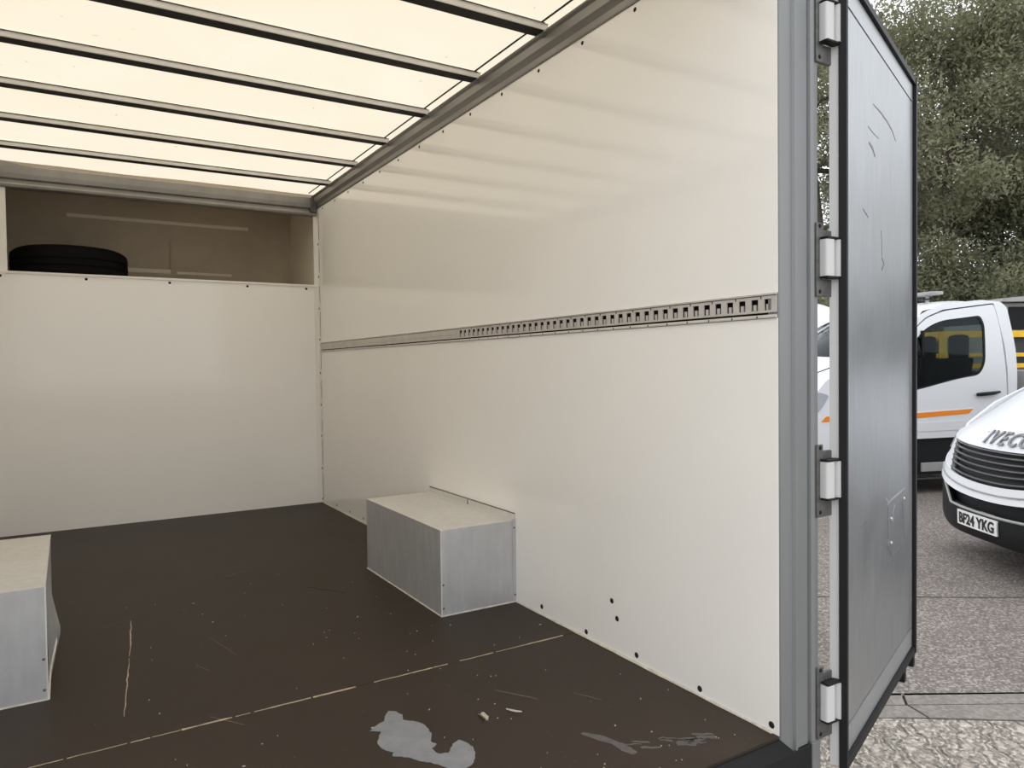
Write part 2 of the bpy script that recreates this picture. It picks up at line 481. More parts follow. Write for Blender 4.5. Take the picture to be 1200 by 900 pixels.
# worn pale edge of the sheet joint, broken strips
rj = random.Random(11)
x = XL
while x < XR - 0.03:
    ln = rj.uniform(0.03, 0.16)
    w = rj.uniform(0.0012, 0.0045)
    if rj.random() < 0.86:
        n = 6; top = []; bot = []
        for i in range(n + 1):
            xx = min(XR - .005, x + ln * i / n)
            top.append((xx, YJ + w * rj.uniform(0.3, 1.2))); bot.append((xx, YJ - w * rj.uniform(0.3, 1.2)))
        MB().prism(top + bot[::-1], 2, 0.0, 0.0007).build('worn_joint_edge', 'scar', fl)
    x += ln + rj.uniform(0.0, 0.012)
def streak(path, w, m, name, parent=fl, z=0.0, h=0.0006):
    a = []; b = []
    for i, p in enumerate(path):
        q0 = Vector(path[max(0, i - 1)]); q1 = Vector(path[min(len(path) - 1, i + 1)])
        t = (q1 - q0).normalized(); nn = Vector((-t.y, t.x))
        k = w * (0.35 + 0.65 * math.sin(math.pi * (i + .5) / len(path))) * rj.uniform(.6, 1.2)
        a.append(tuple(Vector(p) + nn * k / 2)); b.append(tuple(Vector(p) - nn * k / 2))
    return MB().prism(a + b[::-1], 2, z, z + h).build(name, m, parent)
def wob(p, q, n, amp):
    return [(p[0] + (q[0] - p[0]) * i / n + rj.uniform(-amp, amp), p[1] + (q[1] - p[1]) * i / n + rj.uniform(-amp, amp)) for i in range(n + 1)]
streak(wob((0.184, 3.10), (0.155, 2.72), 9, .002), 0.0045, 'scar', 'floor_scratch')
streak(wob((0.152, 2.70), (0.11, 2.25), 12, .002), 0.0035, 'scar', 'floor_scratch')
streak(wob((0.05, 3.05), (0.19, 3.13), 6, .003), 0.003, 'scratch', 'floor_scratch')
streak(wob((0.60, 3.52), (0.72, 3.60), 5, .003), 0.006, 'scratch', 'floor_scratch')
streak(wob((0.87, 3.15), (0.98, 2.98), 8, .006), 0.014, 'plastic_black', 'floor_scratch')
streak(wob((0.41, 2.75), (0.46, 2.52), 6, .002), 0.003, 'scratch', 'floor_scratch')
streak(wob((0.33, 2.52), (0.36, 2.45), 4, .002), 0.003, 'scratch', 'floor_scratch')
streak(wob((0.31, 2.12), (0.38, 2.02), 5, .002), 0.003, 'scratch', 'floor_scratch')
streak(wob((1.05, 1.84), (1.12, 1.72), 5, .003), 0.004, 'scratch', 'floor_scratch')
streak(wob((1.23, 1.70), (1.27, 1.62), 4, .002), 0.003, 'scratch', 'floor_scratch')
# grey paint patch left on the boards
SPL = [(.735, 1.885), (.752, 1.872), (.757, 1.845), (.748, 1.815), (.775, 1.79), (.787, 1.755), (.782, 1.71), (.763, 1.668), (.770, 1.652),
       (.750, 1.640), (.752, 1.612), (.778, 1.598), (.792, 1.616), (.805, 1.634), (.826, 1.640), (.838, 1.622), (.842, 1.585), (.822, 1.545),
       (.800, 1.520), (.770, 1.515), (.745, 1.54), (.728, 1.575), (.702, 1.605), (.690, 1.628), (.672, 1.648), (.655, 1.660), (.663, 1.675), (.648, 1.70),
       (.645, 1.735), (.660, 1.765), (.676, 1.79), (.655, 1.806), (.675, 1.826), (.705, 1.838), (.715, 1.865)]
rs = random.Random(3)
SPL = [(p[0] + rs.uniform(-.002, .002), p[1] + rs.uniform(-.002, .002)) for p in dens(SPL, 0.012)]
sheet(SPL, [], lambda a, b: (a, b, 0.0), (0, 0, 1), 0.0008, 0.05).build('paint_patch', 'splash', fl)
# scuffed patch by the threshold
for i in range(16):
    a = rj.uniform(0, 1); cx = 1.17 + a * 0.2; cy = 1.40 - a * 0.10 + rj.uniform(-.03, .03)
    streak(wob((cx - .02, cy + .014), (cx + .02, cy - .014), 4, .004), rj.uniform(.004, .012), 'scuff', 'floor_scuff')
streak([(1.11, 1.50), (1.135, 1.455), (1.15, 1.42), (1.155, 1.38), (1.16, 1.35)], 0.03, 'scuff', 'floor_scuff')
# dark threshold plate at the rear edge
MB().prism([(YR - 0.05, -0.10), (YR - 0.05, -0.020), (YR - 0.004, -0.008), (YR - 0.0005, -0.008), (YR - 0.0005, -0.10)], 0, XL, XR).build('threshold_plate', 'black', fl)

# ---- right wall: two laminate panels with the load rail let in between
ZR0, ZR1, ZT = 1.0615, 1.123, 2.06
wr = MB().box((XR + 0.02, YR, -0.02), (XR + 0.045, YB, 2.12)).build('wall_right', 'wall')
struct(wr, 'white laminate side wall of the van on the right', 'wall')
MB().box((XR, YR, 0.0), (XR + 0.0195, YB, ZR0 - 0.001), 0.001).build('wall_panel', 'wall', wr)
MB().box((XR, YR, ZR1 + 0.001), (XR + 0.0195, YB, ZT), 0.001).build('wall_panel', 'wall', wr)
def dome(r, h, n=8):
    return [(0.0, h), (r * 0.6, h * 0.75), (r, 0.0)], n
def rivet_proto(name, r, h, axis, m, parent, pos):
    prof, n = dome(r, h); mb = MB(); mb.lathe(prof, (0, 0, 0), axis, n)
    A = [(p[0] + pos[0], p[1] + pos[1], p[2] + pos[2]) for p in mb.v]
    return mk(name, A, mb.f, m, parent, False)
protos = {}
def rivet(parent, pos, r=0.006, axis='-x', m='rivet', name='rivet'):
    k = (r, axis, m)
    sgn = -1 if axis[0] == '-' else 1
    if k not in protos:
        o = rivet_proto(name, r, sgn * r * 0.45, axis[-1], m, parent, pos)
        protos[k] = (o, FP[o.name] - Vector(pos))
        return o
    o, off = protos[k]
    return inst(o, name, Vector(pos) + off, parent)
y = 1.743
while y < YB - 0.1:
    rivet(wr, (XR, y, 2.041), 0.0075); y += 0.269
for y, z in ((2.301, .031), (2.023, .02), (1.76, .026), (1.489, .02), (1.24, .02), (1.881, .167), (1.855, .115)):
    rivet(wr, (XR, y, z), 0.0095, name='floor_bolt')
for y in (4.771, 4.51, 4.26, 3.98, 3.7, 3.42):
    rivet(wr, (XR, y, .028), 0.0075)
# sealant bead along the floor
n = 60; bead = MB()
bead.tube([(XR - 0.001, YR + 0.02 + (YB - YR - 0.03) * i / n, 0.001) for i in range(n + 1)], [0.005 + rj.uniform(-.0015, .0015) for i in range(n + 1)], 6)
struct(bead.build('trim_1', 'sealant', smooth=True), 'thin pale sealant bead along the foot of the right wall', 'trim')

# ---- load rail
rail = thing('load_rail', 'slotted aluminium load-lashing rail running along the white side wall', 'rail', (XR, (YR + YB) / 2, ZR0))
y0, y1 = YR + 0.002, YB - 0.03
MB().box((XR + 0.012, y0, ZR0), (XR + 0.0195, y1, ZR1)).build('back_channel', 'rivet', rail)
pl = MB()
zs0, zs1 = 1.0815, 1.1100
X0, X1 = XR - 0.003, XR + 0.0005
pl.box((X0, y0, zs1), (X1, y1, ZR1 - 0.0055)); pl.box((X0, y0, 1.0755), (X1, y1, zs0))
yy = 1.245; ys = []
while yy < 2.95:
    ys.append(yy); yy += 0.0412
prev = y0
for q in ys:
    pl.box((X0, prev, zs0), (X1, q - 0.0110, zs1)); prev = q + 0.0110
pl.box((X0, prev, zs0), (X1, y1, zs1))
pl.box((X0 - .0022, 2.97, 1.0945), (X0 + .0004, y1, 1.1085))
pl.build('slotted_track', 'rail_plate', rail)
MB().prism([(XR - 0.0055, ZR1 - 0.0035), (XR - 0.0055, ZR1), (XR + .012, ZR1), (XR + .012, ZR1 - 0.0035)], 1, y0, y1).build('upper_lip', 'rail_plate', rail)
MB().prism([(XR - 0.006, ZR0), (XR - 0.006, ZR0 + .003), (XR - .002, ZR0 + .0085), (XR + .012, ZR0 + .0085), (XR + .012, ZR0)], 1, y0, y1).build('lower_lip', 'rail_plate', rail)
for i in range(0, len(ys) - 2, 2):
    yc = ys[i] + 0.0206
    if i == 0: tick = MB().box((XR - .0042, yc - .0012, zs1 + .001), (XR - .003, yc + .0012, ZR1 - .0055)).build('fixing_slit', 'rivet', rail); toff = FP[tick.name] - Vector((XR, yc, 0))
    else: inst(tick, 'fixing_slit', Vector((XR, yc, 0)) + toff, rail)
for i in range(0, len(ys) - 2, 2):
    yc = ys[i] + 0.031
    if i == 0: tk = MB().box((XR - .0068, yc - .0014, ZR0 + .0005), (XR - .0058, yc + .0014, ZR0 + .0065)).build('lip_slit', 'rivet', rail); tko = FP[tk.name] - Vector((XR, yc, 0))
    else: inst(tk, 'lip_slit', Vector((XR, yc, 0)) + tko, rail)
# slanted tongues inside the slots
for i, q in enumerate(ys[:44]):
    if i == 0: tg = MB().box((XR + .001, q - .002, zs0 + .001), (XR + .010, q + .0075, zs0 + .016)).build('slot_tongue', 'rail_plate', rail); tgo = FP[tg.name] - Vector((XR, q, 0))
    else: inst(tg, 'slot_tongue', Vector((XR, q, 0)) + tgo, rail)

# ---- left wall (out of the frame, bounds the hold)
wl = MB().box((XL - 0.045, YR, -0.02), (XL, YB, 2.12)).build('wall_left', 'wall')
struct(wl, 'white laminate side wall of the van on the left', 'wall')

# ---- bulkhead
ZB = 1.5295
wf = MB().box((XL, YB, -0.02), (XR + 0.02, YB + 0.02, ZB - 0.012)).build('wall_front', 'wall')
struct(wf, 'white bulkhead panel below the over-cab shelf', 'wall')
MB().prism([(YB - 0.008, ZB - 0.014), (YB - 0.008, ZB - 0.003), (YB - 0.004, ZB), (YB + 0.03, ZB), (YB + 0.03, ZB - 0.014)], 0, XL, XR).build('top_capping', 'wall_trim', wf)
for xx in (-0.315, 0.111, 0.569, 1.042, 1.435): rivet(wf, (xx, YB, 1.500), 0.0085, '-y')
ct = MB().prism([(XR - 0.030, YB - 0.0005), (XR - 0.030, YB - 0.003), (XR - 0.006, YB - 0.003), (XR - 0.003, YB - 0.006), (XR - 0.003, YB - 0.030), (XR - 0.0003, YB - 0.030), (XR - 0.0003, YB - 0.0005)], 2, 0.0, ZT).build('trim_2', 'wall_trim')
struct(ct, 'white angle trim up the corner of bulkhead and side wall', 'trim')
for z0_, z1_ in ((.03, .20), (.27, .44), (.50, .58), (.74, .86), (.94, 1.05), (1.17, 1.34), (1.40, 1.52), (1.62, 1.78), (1.84, 2.03)):
    MB().box((XR - .0012, YB - .0335, z0_), (XR - .0002, YB - .0302, z1_)).build('trim_gap', 'rivet', ct)
for zz in (1.811, 1.584, 1.363, 1.147, .913, .69, .473, .243, .028):
    rivet(ct, (XR - 0.003, YB - 0.022, zz), 0.0085)

# ---- over-cab space behind the bulkhead
YK = 5.86
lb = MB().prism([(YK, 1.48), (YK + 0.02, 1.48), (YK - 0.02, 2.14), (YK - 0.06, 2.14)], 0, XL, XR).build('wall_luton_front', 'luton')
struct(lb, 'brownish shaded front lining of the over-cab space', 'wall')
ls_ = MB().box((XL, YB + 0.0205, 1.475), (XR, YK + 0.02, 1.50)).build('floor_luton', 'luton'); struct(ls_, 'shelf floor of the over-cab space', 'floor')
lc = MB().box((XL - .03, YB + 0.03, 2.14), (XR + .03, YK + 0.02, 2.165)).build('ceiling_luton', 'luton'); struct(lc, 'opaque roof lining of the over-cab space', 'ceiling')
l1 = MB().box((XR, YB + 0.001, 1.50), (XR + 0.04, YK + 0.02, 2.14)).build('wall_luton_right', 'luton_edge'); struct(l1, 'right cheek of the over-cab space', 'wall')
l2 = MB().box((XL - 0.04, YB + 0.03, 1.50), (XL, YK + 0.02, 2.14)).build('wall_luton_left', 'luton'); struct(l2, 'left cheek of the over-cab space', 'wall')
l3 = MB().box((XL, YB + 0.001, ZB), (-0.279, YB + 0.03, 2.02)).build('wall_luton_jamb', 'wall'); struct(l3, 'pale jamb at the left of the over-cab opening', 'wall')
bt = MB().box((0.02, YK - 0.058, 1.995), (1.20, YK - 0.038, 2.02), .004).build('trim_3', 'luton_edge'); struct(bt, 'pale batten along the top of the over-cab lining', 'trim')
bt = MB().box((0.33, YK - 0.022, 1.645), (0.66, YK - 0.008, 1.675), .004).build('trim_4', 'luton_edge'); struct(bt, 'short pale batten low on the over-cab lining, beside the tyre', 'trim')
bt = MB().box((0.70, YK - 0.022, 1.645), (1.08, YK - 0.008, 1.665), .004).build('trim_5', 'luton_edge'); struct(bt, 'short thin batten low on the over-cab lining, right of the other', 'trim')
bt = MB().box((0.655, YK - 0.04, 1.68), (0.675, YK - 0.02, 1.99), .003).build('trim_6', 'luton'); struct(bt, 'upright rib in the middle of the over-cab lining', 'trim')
# nested trim sits on the sloping lining

# ---- spare tyre on the shelf
sw = thing('spare_tyre', 'black spare tyre lying flat on the over-cab shelf', 'tyre', (0.035, 5.47, 1.50))
TR, TW = 0.325, 0.215
prof = [(0.215, .02), (0.235, .006), (0.27, 0.0), (0.295, .010), (TR - .006, .030), (TR, .055), (TR, .080), (TR - .008, .083), (TR - .008, .090), (TR, .093),
        (TR, TW - .093), (TR - .008, TW - .090), (TR - .008, TW - .083), (TR, TW - .080), (TR, TW - .055), (TR - .006, TW - .030), (0.295, TW - .010), (0.27, TW), (0.235, TW - .006), (0.215, TW - .02)]
MB().lathe(prof, (0.035, 5.47, 1.50), 'z', 64, True).build('tyre', 'tyre', sw, True)
MB().lathe([(0.212, .03), (0.19, .05), (0.18, .12), (0.06, .125), (0.05, .11), (0.05, .10), (0.06, .105), (0.17, .10), (.18, .04), (0.205, .02)], (0.035, 5.47, 1.50), 'z', 40, True).build('rim', 'steel_dark', sw, True)

# ---- roof: translucent skin, bows, cant rails, headers
ZS = 2.164
ce = MB().grid([[(XL - 0.03 + (XR - XL + 0.06) * i / 24, YR - 0.02 + (YB + 0.06 - YR) * j / 40,
                 ZS + 0.004 * math.sin(j * 1.3) * math.sin(i * .5)) for i in range(25)] for j in range(41)]).build('ceiling', 'roof', None, True)
struct(ce, 'translucent cream roof sheet glowing with daylight', 'ceiling')
def bow(yc):
    # shallow hat section: near face, underside, far face, with thin top flanges
    h0, h1 = 2.135, 2.157
    return [(yc - .033, h1), (yc - .033, h1 - .002), (yc - .029, h1 - .002), (yc - .028, h0 + .002), (yc - .026, h0), (yc + .026, h0), (yc + .028, h0 + .002), (yc + .029, h1 - .002), (yc + .033, h1 - .002), (yc + .033, h1)]
b0 = None
for yc in (1.70, 2.195, 2.69, 3.187, 3.69, 4.184, 4.69):
    if b0 is None:
        b0 = MB().prism(bow(yc), 0, XL + 0.035, XR - 0.035).build('roof_bow', 'bow', ce); off = FP[b0.name] - Vector((0, yc, 0))
        tp = MB().box((XL + .05, yc - .0255, 2.1332), (XR - .05, yc + .0275, 2.1349)).build('bow_shade_and_gasket', 'bow_shade_and_gasket', b0); toff2 = FP[tp.name] - Vector((0, yc, 0))  # dark strip that paints the shade on the bow's underside
        gk = MB().box((XL + .05, yc - .0345, 2.1545), (XR - .05, yc - .0332, 2.1580)).build('bow_gasket', 'bow_shade_and_gasket', b0); goff = FP[gk.name] - Vector((0, yc, 0))
    else:
        bw = inst(b0, 'roof_bow', Vector((0, yc, 0)) + off, ce)
        inst(tp, 'bow_shade_and_gasket', Vector((0, yc, 0)) + toff2, bw); inst(gk, 'bow_gasket', Vector((0, yc, 0)) + goff, bw)
for k, (sx, xa) in enumerate(((1, XR), (-1, XL))):
    pr = [(xa, 2.0605), (xa - sx * .004, 2.059), (xa - sx * .007, 2.064), (xa - sx * .010, 2.082), (xa - sx * .026, 2.100), (xa - sx * .030, 2.128), (xa - sx * .042, 2.134), (xa - sx * .044, 2.139), (xa - sx * .030, 2.141),
          (xa - sx * .012, 2.160), (xa + sx * .05, 2.164), (xa + sx * .05, 2.03), (xa + sx * .021, 2.03), (xa + sx * .021, 2.0605)]
    # clamps on to the wall head
    o = MB().prism(pr, 1, YR - .02, YB + 0.03).build('trim_%d' % (7 + k), 'alu_rail')
    struct(o, 'grey aluminium cant rail along the top of the %s wall' % ('right' if sx > 0 else 'left'), 'trim')
    MB().tube([(xa - sx * .060, YR + .03, 2.160), (xa - sx * .060, YB - .02, 2.160)], .0035, 6).build('roof_gasket', 'bow_shade_and_gasket', o)
    if sx > 0:
        br = None
        for yc in (1.70, 2.195, 2.69, 3.187, 3.69, 4.184, 4.69):
            if br is None: br = MB().box((XR - .052, yc - .016, 2.1265), (XR - .030, yc + .016, 2.1345), .002).build('bow_bracket', 'alu_rail', o); boff = FP[br.name] - Vector((0, yc, 0))
            else: inst(br, 'bow_bracket', Vector((0, yc, 0)) + boff, o)
hd = MB().prism([(YB - .010, 2.005), (YB - .022, 2.010), (YB - .026, 2.022), (YB - .018, 2.036), (YB - .006, 2.042), (YB - .004, 2.052), (YB - .022, 2.060), (YB - .026, 2.085), (YB - .026, 2.128), (YB - .018, 2.134), (YB + .05, 2.134), (YB + .05, 2.02), (YB + .03, 2.005)], 0, XL, XR - 0.012).build('trim_9', 'alu_rail')
struct(hd, 'grey header rail across the head of the over-cab opening', 'trim')
MB().box((XR - .055, YB - .034, 2.03), (XR - .012, YB - .012, 2.125), .004).build('corner_block', 'steel_dark', hd)
MB().prism([(XL, 2.128), (XL + .28, 2.128), (XL + .2, 2.136), (XL + .12, 2.152), (XL, 2.160)], 1, YB - .024, YB + .02).build('corner_gusset', 'alu_rail', hd)
rh = MB().prism([(YR - .03, 2.02), (YR + .05, 2.02), (YR + .05, 2.06), (YR + .03, 2.16), (YR - .03, 2.164)], 0, XL - .05, XR + .05).build('trim_10', 'alu')
struct(rh, 'grey aluminium header over the rear doorway', 'trim')

# ---- rear corner posts
def post_profile(xa, s):
    return [(xa + s * q[0], YR + q[1]) for q in
            ((0.001, .030), (0.001, .0), (0.003, -.004), (0.046, -.006), (0.050, -.013), (0.056, -.013), (0.060, -.007), (0.106, -.005), (0.112, .004),
             (0.116, .004), (0.120, -.006), (0.128, -.010), (0.142, -.010), (0.150, -.004), (0.150, .040), (0.05, .040), (0.05, .030))]
for k, (xa, s, nm) in enumerate(((XR, 1, 'right'), (XL, -1, 'left'))):
    o = MB().prism(post_profile(xa, s), 2, -0.045, 2.19).build('trim_%d' % (11 + k), 'post')
    struct(o, 'grey aluminium corner post of the rear doorway on the ' + nm, 'trim')
    if s > 0:
        MB().box((XR + .118, YR - .011, -0.16), (XR + .150, YR + .03, -0.0455), .003).build('post_edge', 'post', o)
        MB().box((XR + .0, YR - .012, -0.12), (XR + .112, YR + .03, -0.046), .004).build('post_foot', 'black', o)
        MB().prism([(XR - .001, YR - .004), (XR - .001, YR - .022), (XR + .02, YR - .03), (XR + .02, YR - .004)], 2, -0.045, -0.028).build('foot_bracket', 'steel_dark', o)

# ---- rear door, swung right back
PD = Vector((1.718, 1.172)); DD = Vector((0.936, 0.352)).normalized(); DN = Vector((DD.y, -DD.x))   # along the door, and out of its inner face
DL, DZ0, DZ1, DT = 0.99, -0.125, 1.962, 0.034
def dp(u, n, z):
    q = PD + DD * u + DN * n; return (q.x, q.y, z)
def dbox(mb, u0, u1, n0, n1, z0, z1):
    v = [dp(u, n, z) for z in (z0, z1) for (u, n) in ((u0, n0), (u1, n0), (u1, n1), (u0, n1))]
    return mb.add(v, [(0, 3, 2, 1), (4, 5, 6, 7), (0, 1, 5, 4), (1, 2, 6, 5), (2, 3, 7, 6), (3, 0, 4, 7)])
door = thing('door_1', 'rear barn door of the van, swung open, metal-lined inside', 'door', dp(0, 0, DZ0), kind='structure')
dbox(MB(), 0.004, DL - .004, -DT, -0.006, DZ0 + .004, DZ1 - .004).build('leaf', 'white_plastic', door)
e = 0.055
dbox(MB(), e * .42, DL - e * .75, -0.006, -0.0015, DZ0 + e + .045, DZ1 - e - .03).build('inner_skin', 'door_skin', door)
fr = MB()
dbox(fr, 0.016, DL - .02, -0.006, 0.0, DZ0 + .026, DZ0 + e + .04); dbox(fr, 0.016, DL - .02, -0.006, 0.0, DZ1 - e - .026, DZ1 - .022)
fr.build('inner_frame', 'door_frame', door)
fr = MB(); dbox(fr, 0.016, .021, -0.006, 0.001, DZ0 + .026, DZ1 - .022); dbox(fr, DL - e * .72, DL - .02, -0.006, 0.0, DZ0 + e + .042, DZ1 - e - .028)
fr.build('frame_stile', 'door_frame', door)
se = MB()
dbox(se, -0.001, 0.0145, -0.010, 0.010, DZ0, DZ1)
dbox(se, DL - .018, DL + .006, -0.030, 0.012, DZ0, DZ1)
dbox(se, 0.0145, DL - .018, -0.012, 0.010, DZ0, DZ0 + .024); dbox(se, 0.0145, DL - .018, -0.012, 0.010, DZ1 - .020, DZ1)
se.build('rubber_seal', 'black', door)
for u in (0.80, 0.965):
    q = MB(); dbox(q, u, u + .028, -.02, .006, DZ0 - .05, DZ0 - .001); q.build('lock_cam', 'plastic_black', door)
def dstreak(path, w, m, name):
    a = []; b = []
    for i, p in enumerate(path):
        q0 = Vector(path[max(0, i - 1)]); q1 = Vector(path[min(len(path) - 1, i + 1)]); t = (q1 - q0).normalized(); nn = Vector((-t.y, t.x))
        k = w * (0.3 + 0.7 * math.sin(math.pi * (i + .5) / len(path)))
        a.append(Vector(p) + nn * k / 2); b.append(Vector(p) - nn * k / 2)
    pts = a + b[::-1]; n = len(pts)
    v = [dp(p.x, -0.0015, p.y) for p in pts] + [dp(p.x, -0.0008, p.y) for p in pts]
    return MB().add(v, [tuple(range(n)), tuple(range(2 * n - 1, n - 1, -1))] + [(i, (i + 1) % n, (i + 1) % n + n, i + n) for i in range(n)]).build(name, m, door)
dstreak([(0.353, 1.706), (0.457, 1.708), (0.543, 1.704), (0.622, 1.694), (0.676, 1.674)], .006, 'door_scratch', 'scratch')
dstreak([(0.299, 1.581), (0.342, 1.576), (0.376, 1.558)], .010, 'door_scratch', 'scratch')
dstreak([(0.288, 1.625), (0.353, 1.621), (0.422, 1.622)], .003, 'door_scratch', 'scratch')
dstreak([(0.47, 1.268), (0.50, 1.252), (0.47, 1.231)], .012, 'door_scratch', 'scratch')
dstreak([(0.226, 1.378), (0.267, 1.37), (0.288, 1.364)], .004, 'door_scratch', 'scratch')
dstreak([(0.458, 1.35), (0.47, 1.312), (0.47, 1.273)], .003, 'door_scratch', 'scratch')
dstreak([(0.547, 0.488), (0.627, 0.495), (0.739, 0.498), (0.845, 0.501)], .006, 'door_scar', 'latch_scar')
dstreak([(0.56, 0.48), (0.56, 0.431), (0.561, 0.375)], .004, 'door_scratch', 'latch_scar')
dstreak([(0.799, 0.46), (0.815, 0.406), (0.831, 0.328)], .004, 'door_scratch', 'latch_scar')
dstreak([(0.548, 0.356), (0.627, 0.306), (0.726, 0.305), (0.846, 0.325)], .004, 'door_scratch', 'latch_scar')
dstreak([(0.522, 0.516), (0.55, 0.503), (0.573, 0.492)], .008, 'door_scar', 'latch_scar')
dstreak([(0.522, 0.274), (0.548, 0.295), (0.614, 0.3)], .003, 'door_scratch', 'latch_scar')
dstreak([(0.195, 0.479), (0.226, 0.483), (0.267, 0.485)], .004, 'door_scratch', 'scratch')
dstreak([(0.668, 0.469), (0.641, 0.445), (0.654, 0.414)], .006, 'door_scar', 'latch_scar')
for (u, z) in ((.60, .435), (.60, .356), (.814, .469)):
    prof, n = dome(.007, .006); q = dp(u, 0, z)
    mb = MB(); mb.lathe(prof, (0, 0, 0), 'z', 8)
    v = [(q[0] + p[0] * DD.x + p[2] * DN.x, q[1] + p[0] * DD.y + p[2] * DN.y, q[2] + p[1]) for p in mb.v]
    mk('stud', v, mb.f, 'door_scar', door)
# hinges: bracket on the post, white knuckle, black collars, strap on the door edge
for hz in (1.815, 1.2155, 0.642, 0.058):
    k = hz
    h = MB().box((XR + .132, YR - .016, k - .098), (XR + .156, YR - .0105, k + .092), .002).build('hinge', 'steel_dark', door)
    MB().box((XR + .152, YR - .016, k + .052), (XR + .196, YR - .004, k + .075), .003).build('bracket_arm', 'steel_dark', h)
    MB().box((XR + .152, YR - .016, k - .098), (XR + .196, YR - .004, k - .052), .003).build('bracket_arm', 'steel_dark', h)
    cx, cy = XR + .1600, YR - .027
    kb = MB(); pr = rounded([(cx - .017, cy - .010), (cx + .015, cy - .012), (cx + .017, cy + .012), (cx - .017, cy + .014)], .006, 3)
    kb.prism(pr, 2, k - .046, k + .048); kb.build('knuckle', 'white_plastic', h, True)
    for zz in (k - .052, k + .049):
        MB().box((cx - .017, cy - .013, zz), (cx + .042, cy + .010, zz + .006), .002).build('collar', 'black', h)
    st = MB(); dbox(st, -.010, -.0015, -.031, -.004, k - .046, k + .048); st.build('door_strap', 'white_plastic', h)
    for zz in (k + .084, k - .085):
        rivet(h, (XR + .144, YR - .016, zz), .006, '-y', name='bolt')

# ---- wheel-arch boxes
def wheel_box(name, label, xin, xwall, y0, y1, h, bent):
    s = 1 if xwall > xin else -1
    t = thing(name, label, 'box', ((xin + xwall) / 2, (y0 + y1) / 2, 0.0))
    T = .002
    def bx(a, b): return (min(a[0], b[0]), a[1], a[2]), (max(a[0], b[0]), b[1], b[2])
    lo, hi = bx((xin - s * .0, y0, h - T), (xwall, y1, h)); MB().box(lo, hi, .0).build('top_panel', 'galv_top', t)
    lo, hi = bx((xin, y0, 0.0), (xwall, y0 + T, h - T)); MB().box(lo, hi).build('rear_panel', 'galv', t)
    lo, hi = bx((xin, y1 - T, 0.0), (xwall, y1, h - T)); MB().box(lo, hi).build('front_panel', 'galv', t)
    if not bent:
        lo, hi = bx((xin, y0 + T, 0.0), (xin + s * T, y1 - T, h - T)); MB().box(lo, hi).build('side_panel', 'galv', t)
    else:
        # lower half of the sheet has been knocked outwards
        rows = []; nz, ny = 14, 24
        for i in range(nz + 1):
            z = (h - T) * i / nz; row = []
            for j in range(ny + 1):
                yy = y0 + (y1 - y0) * j / ny
                b = max(0, 1 - abs(z - .13) / .16) * (max(0, 1 - abs(j / ny - .30) / .34)) * .035 
                row.append((xin - s * b, yy, z))
            rows.append(row)
        mb = MB().grid(rows); n = len(mb.v)
        mb.build('side_panel', 'galv', t, True)
        streak_z = [(xin - s * .001, y0 + .001, .0), (xin - s * .005, y0 + .04, .07), (xin - s * .020, y0 + .13, .12), (xin - s * .016, y0 + .20, .16)]
        MB().tube(streak_z, .004, 5).build('torn_edge', 'sealant', t)
    # folded flanges against the wall and pale bead round the foot
    lo, hi = bx((xwall - s * .003, y0, h), (xwall - s * .0003, y1, h + .024)); MB().box(lo, hi).build('wall_flange', 'galv_top', t)
    lo, hi = bx((xwall - s * .0045, y0, h + .0242), (xwall - s * .0003, y1, h + .0275)); MB().box(lo, hi).build('flange_edge', 'steel_dark', t)
    lo, hi = bx((xwall - s * .014, y0 - .003, 0.0), (xwall - s * .0003, y0 - .0002, h + .006)); MB().box(lo, hi).build('rear_flange', 'galv', t)
    MB().tube([(xin, y0, .002), (xin, y0, h - .001), (xin, y1, h - .001)], .0022, 6).build('folded_edge', 'galv_top', t)
    b = .0035
    MB().tube([(xwall - s * .004, y0 - .001, .001), (xin, y0 - .001, .001), (xin - s * .001, y1, .001)], b, 6).build('sealant_bead', 'sealant', t)
    MB().box((min(xwall - s * .004, xwall - s * .002), (y0 + y1) / 2 - .003, h + .0005), (max(xwall - s * .004, xwall - s * .0005), (y0 + y1) / 2 + .003, h + .022)).build('flange_joint', 'rivet', t)
    for (px, pz) in ((xwall - s * .007, .03), (xwall - s * .007, .30), (xin + s * .008, .03), (xin + s * .008, .12)):
        rivet(t, (px, y0 - (.003 if abs(px - xwall) < .02 else 0), pz), .0045, '-y', 'steel_dark')
    return t
wheel_box('wheel_arch_box', 'galvanised sheet box over the wheel, against the slotted-rail wall', 1.19, XR, 2.487, 3.29, .330, False)
wheel_box('wheel_arch_box', 'galvanised sheet box at the left edge with a dented, bent-out side', -0.070, XL, 2.487, 3.268, .330, True)

# ---- loose debris on the load floor
rd = random.Random(21); deb = MB()
for i in range(110):
    yy = 1.25 + 2.2 * rd.random() ** 1.7; xx = rd.uniform(.15, 1.48)
    if xx > 1.17 and 2.47 < yy < 3.3: continue
    a = rd.uniform(0, math.pi); l = rd.uniform(.0008, .0022) * (2.2 if rd.random() < .15 else 1); w = rd.uniform(.0007, .0014)
    c, s = math.cos(a), math.sin(a)
    pts = [(xx + c * l * p - s * w * q, yy + s * l * p + c * w * q) for p, q in ((-1, -.6), (.2, -1), (1, -.2), (.6, .9), (-.7, .8))]
    deb.prism(pts, 2, 0.0, rd.uniform(.0012, .003))
tag(deb.build('floor_debris', 'chip'), 'pale specks of dirt scattered over the dark load floor', 'debris', None, 'stuff')
lf = sheet([(.930, 1.727), (.940, 1.735), (.948, 1.728), (.951, 1.714), (.948, 1.700), (.938, 1.688), (.931, 1.70), (.933, 1.713)], [], lambda a, b: (a, b, .0015 + .012 * abs(a - .94) + .004 * math.sin(a * 400)), (0, 0, 1), .001, .006).build('dead_leaf', 'chip')
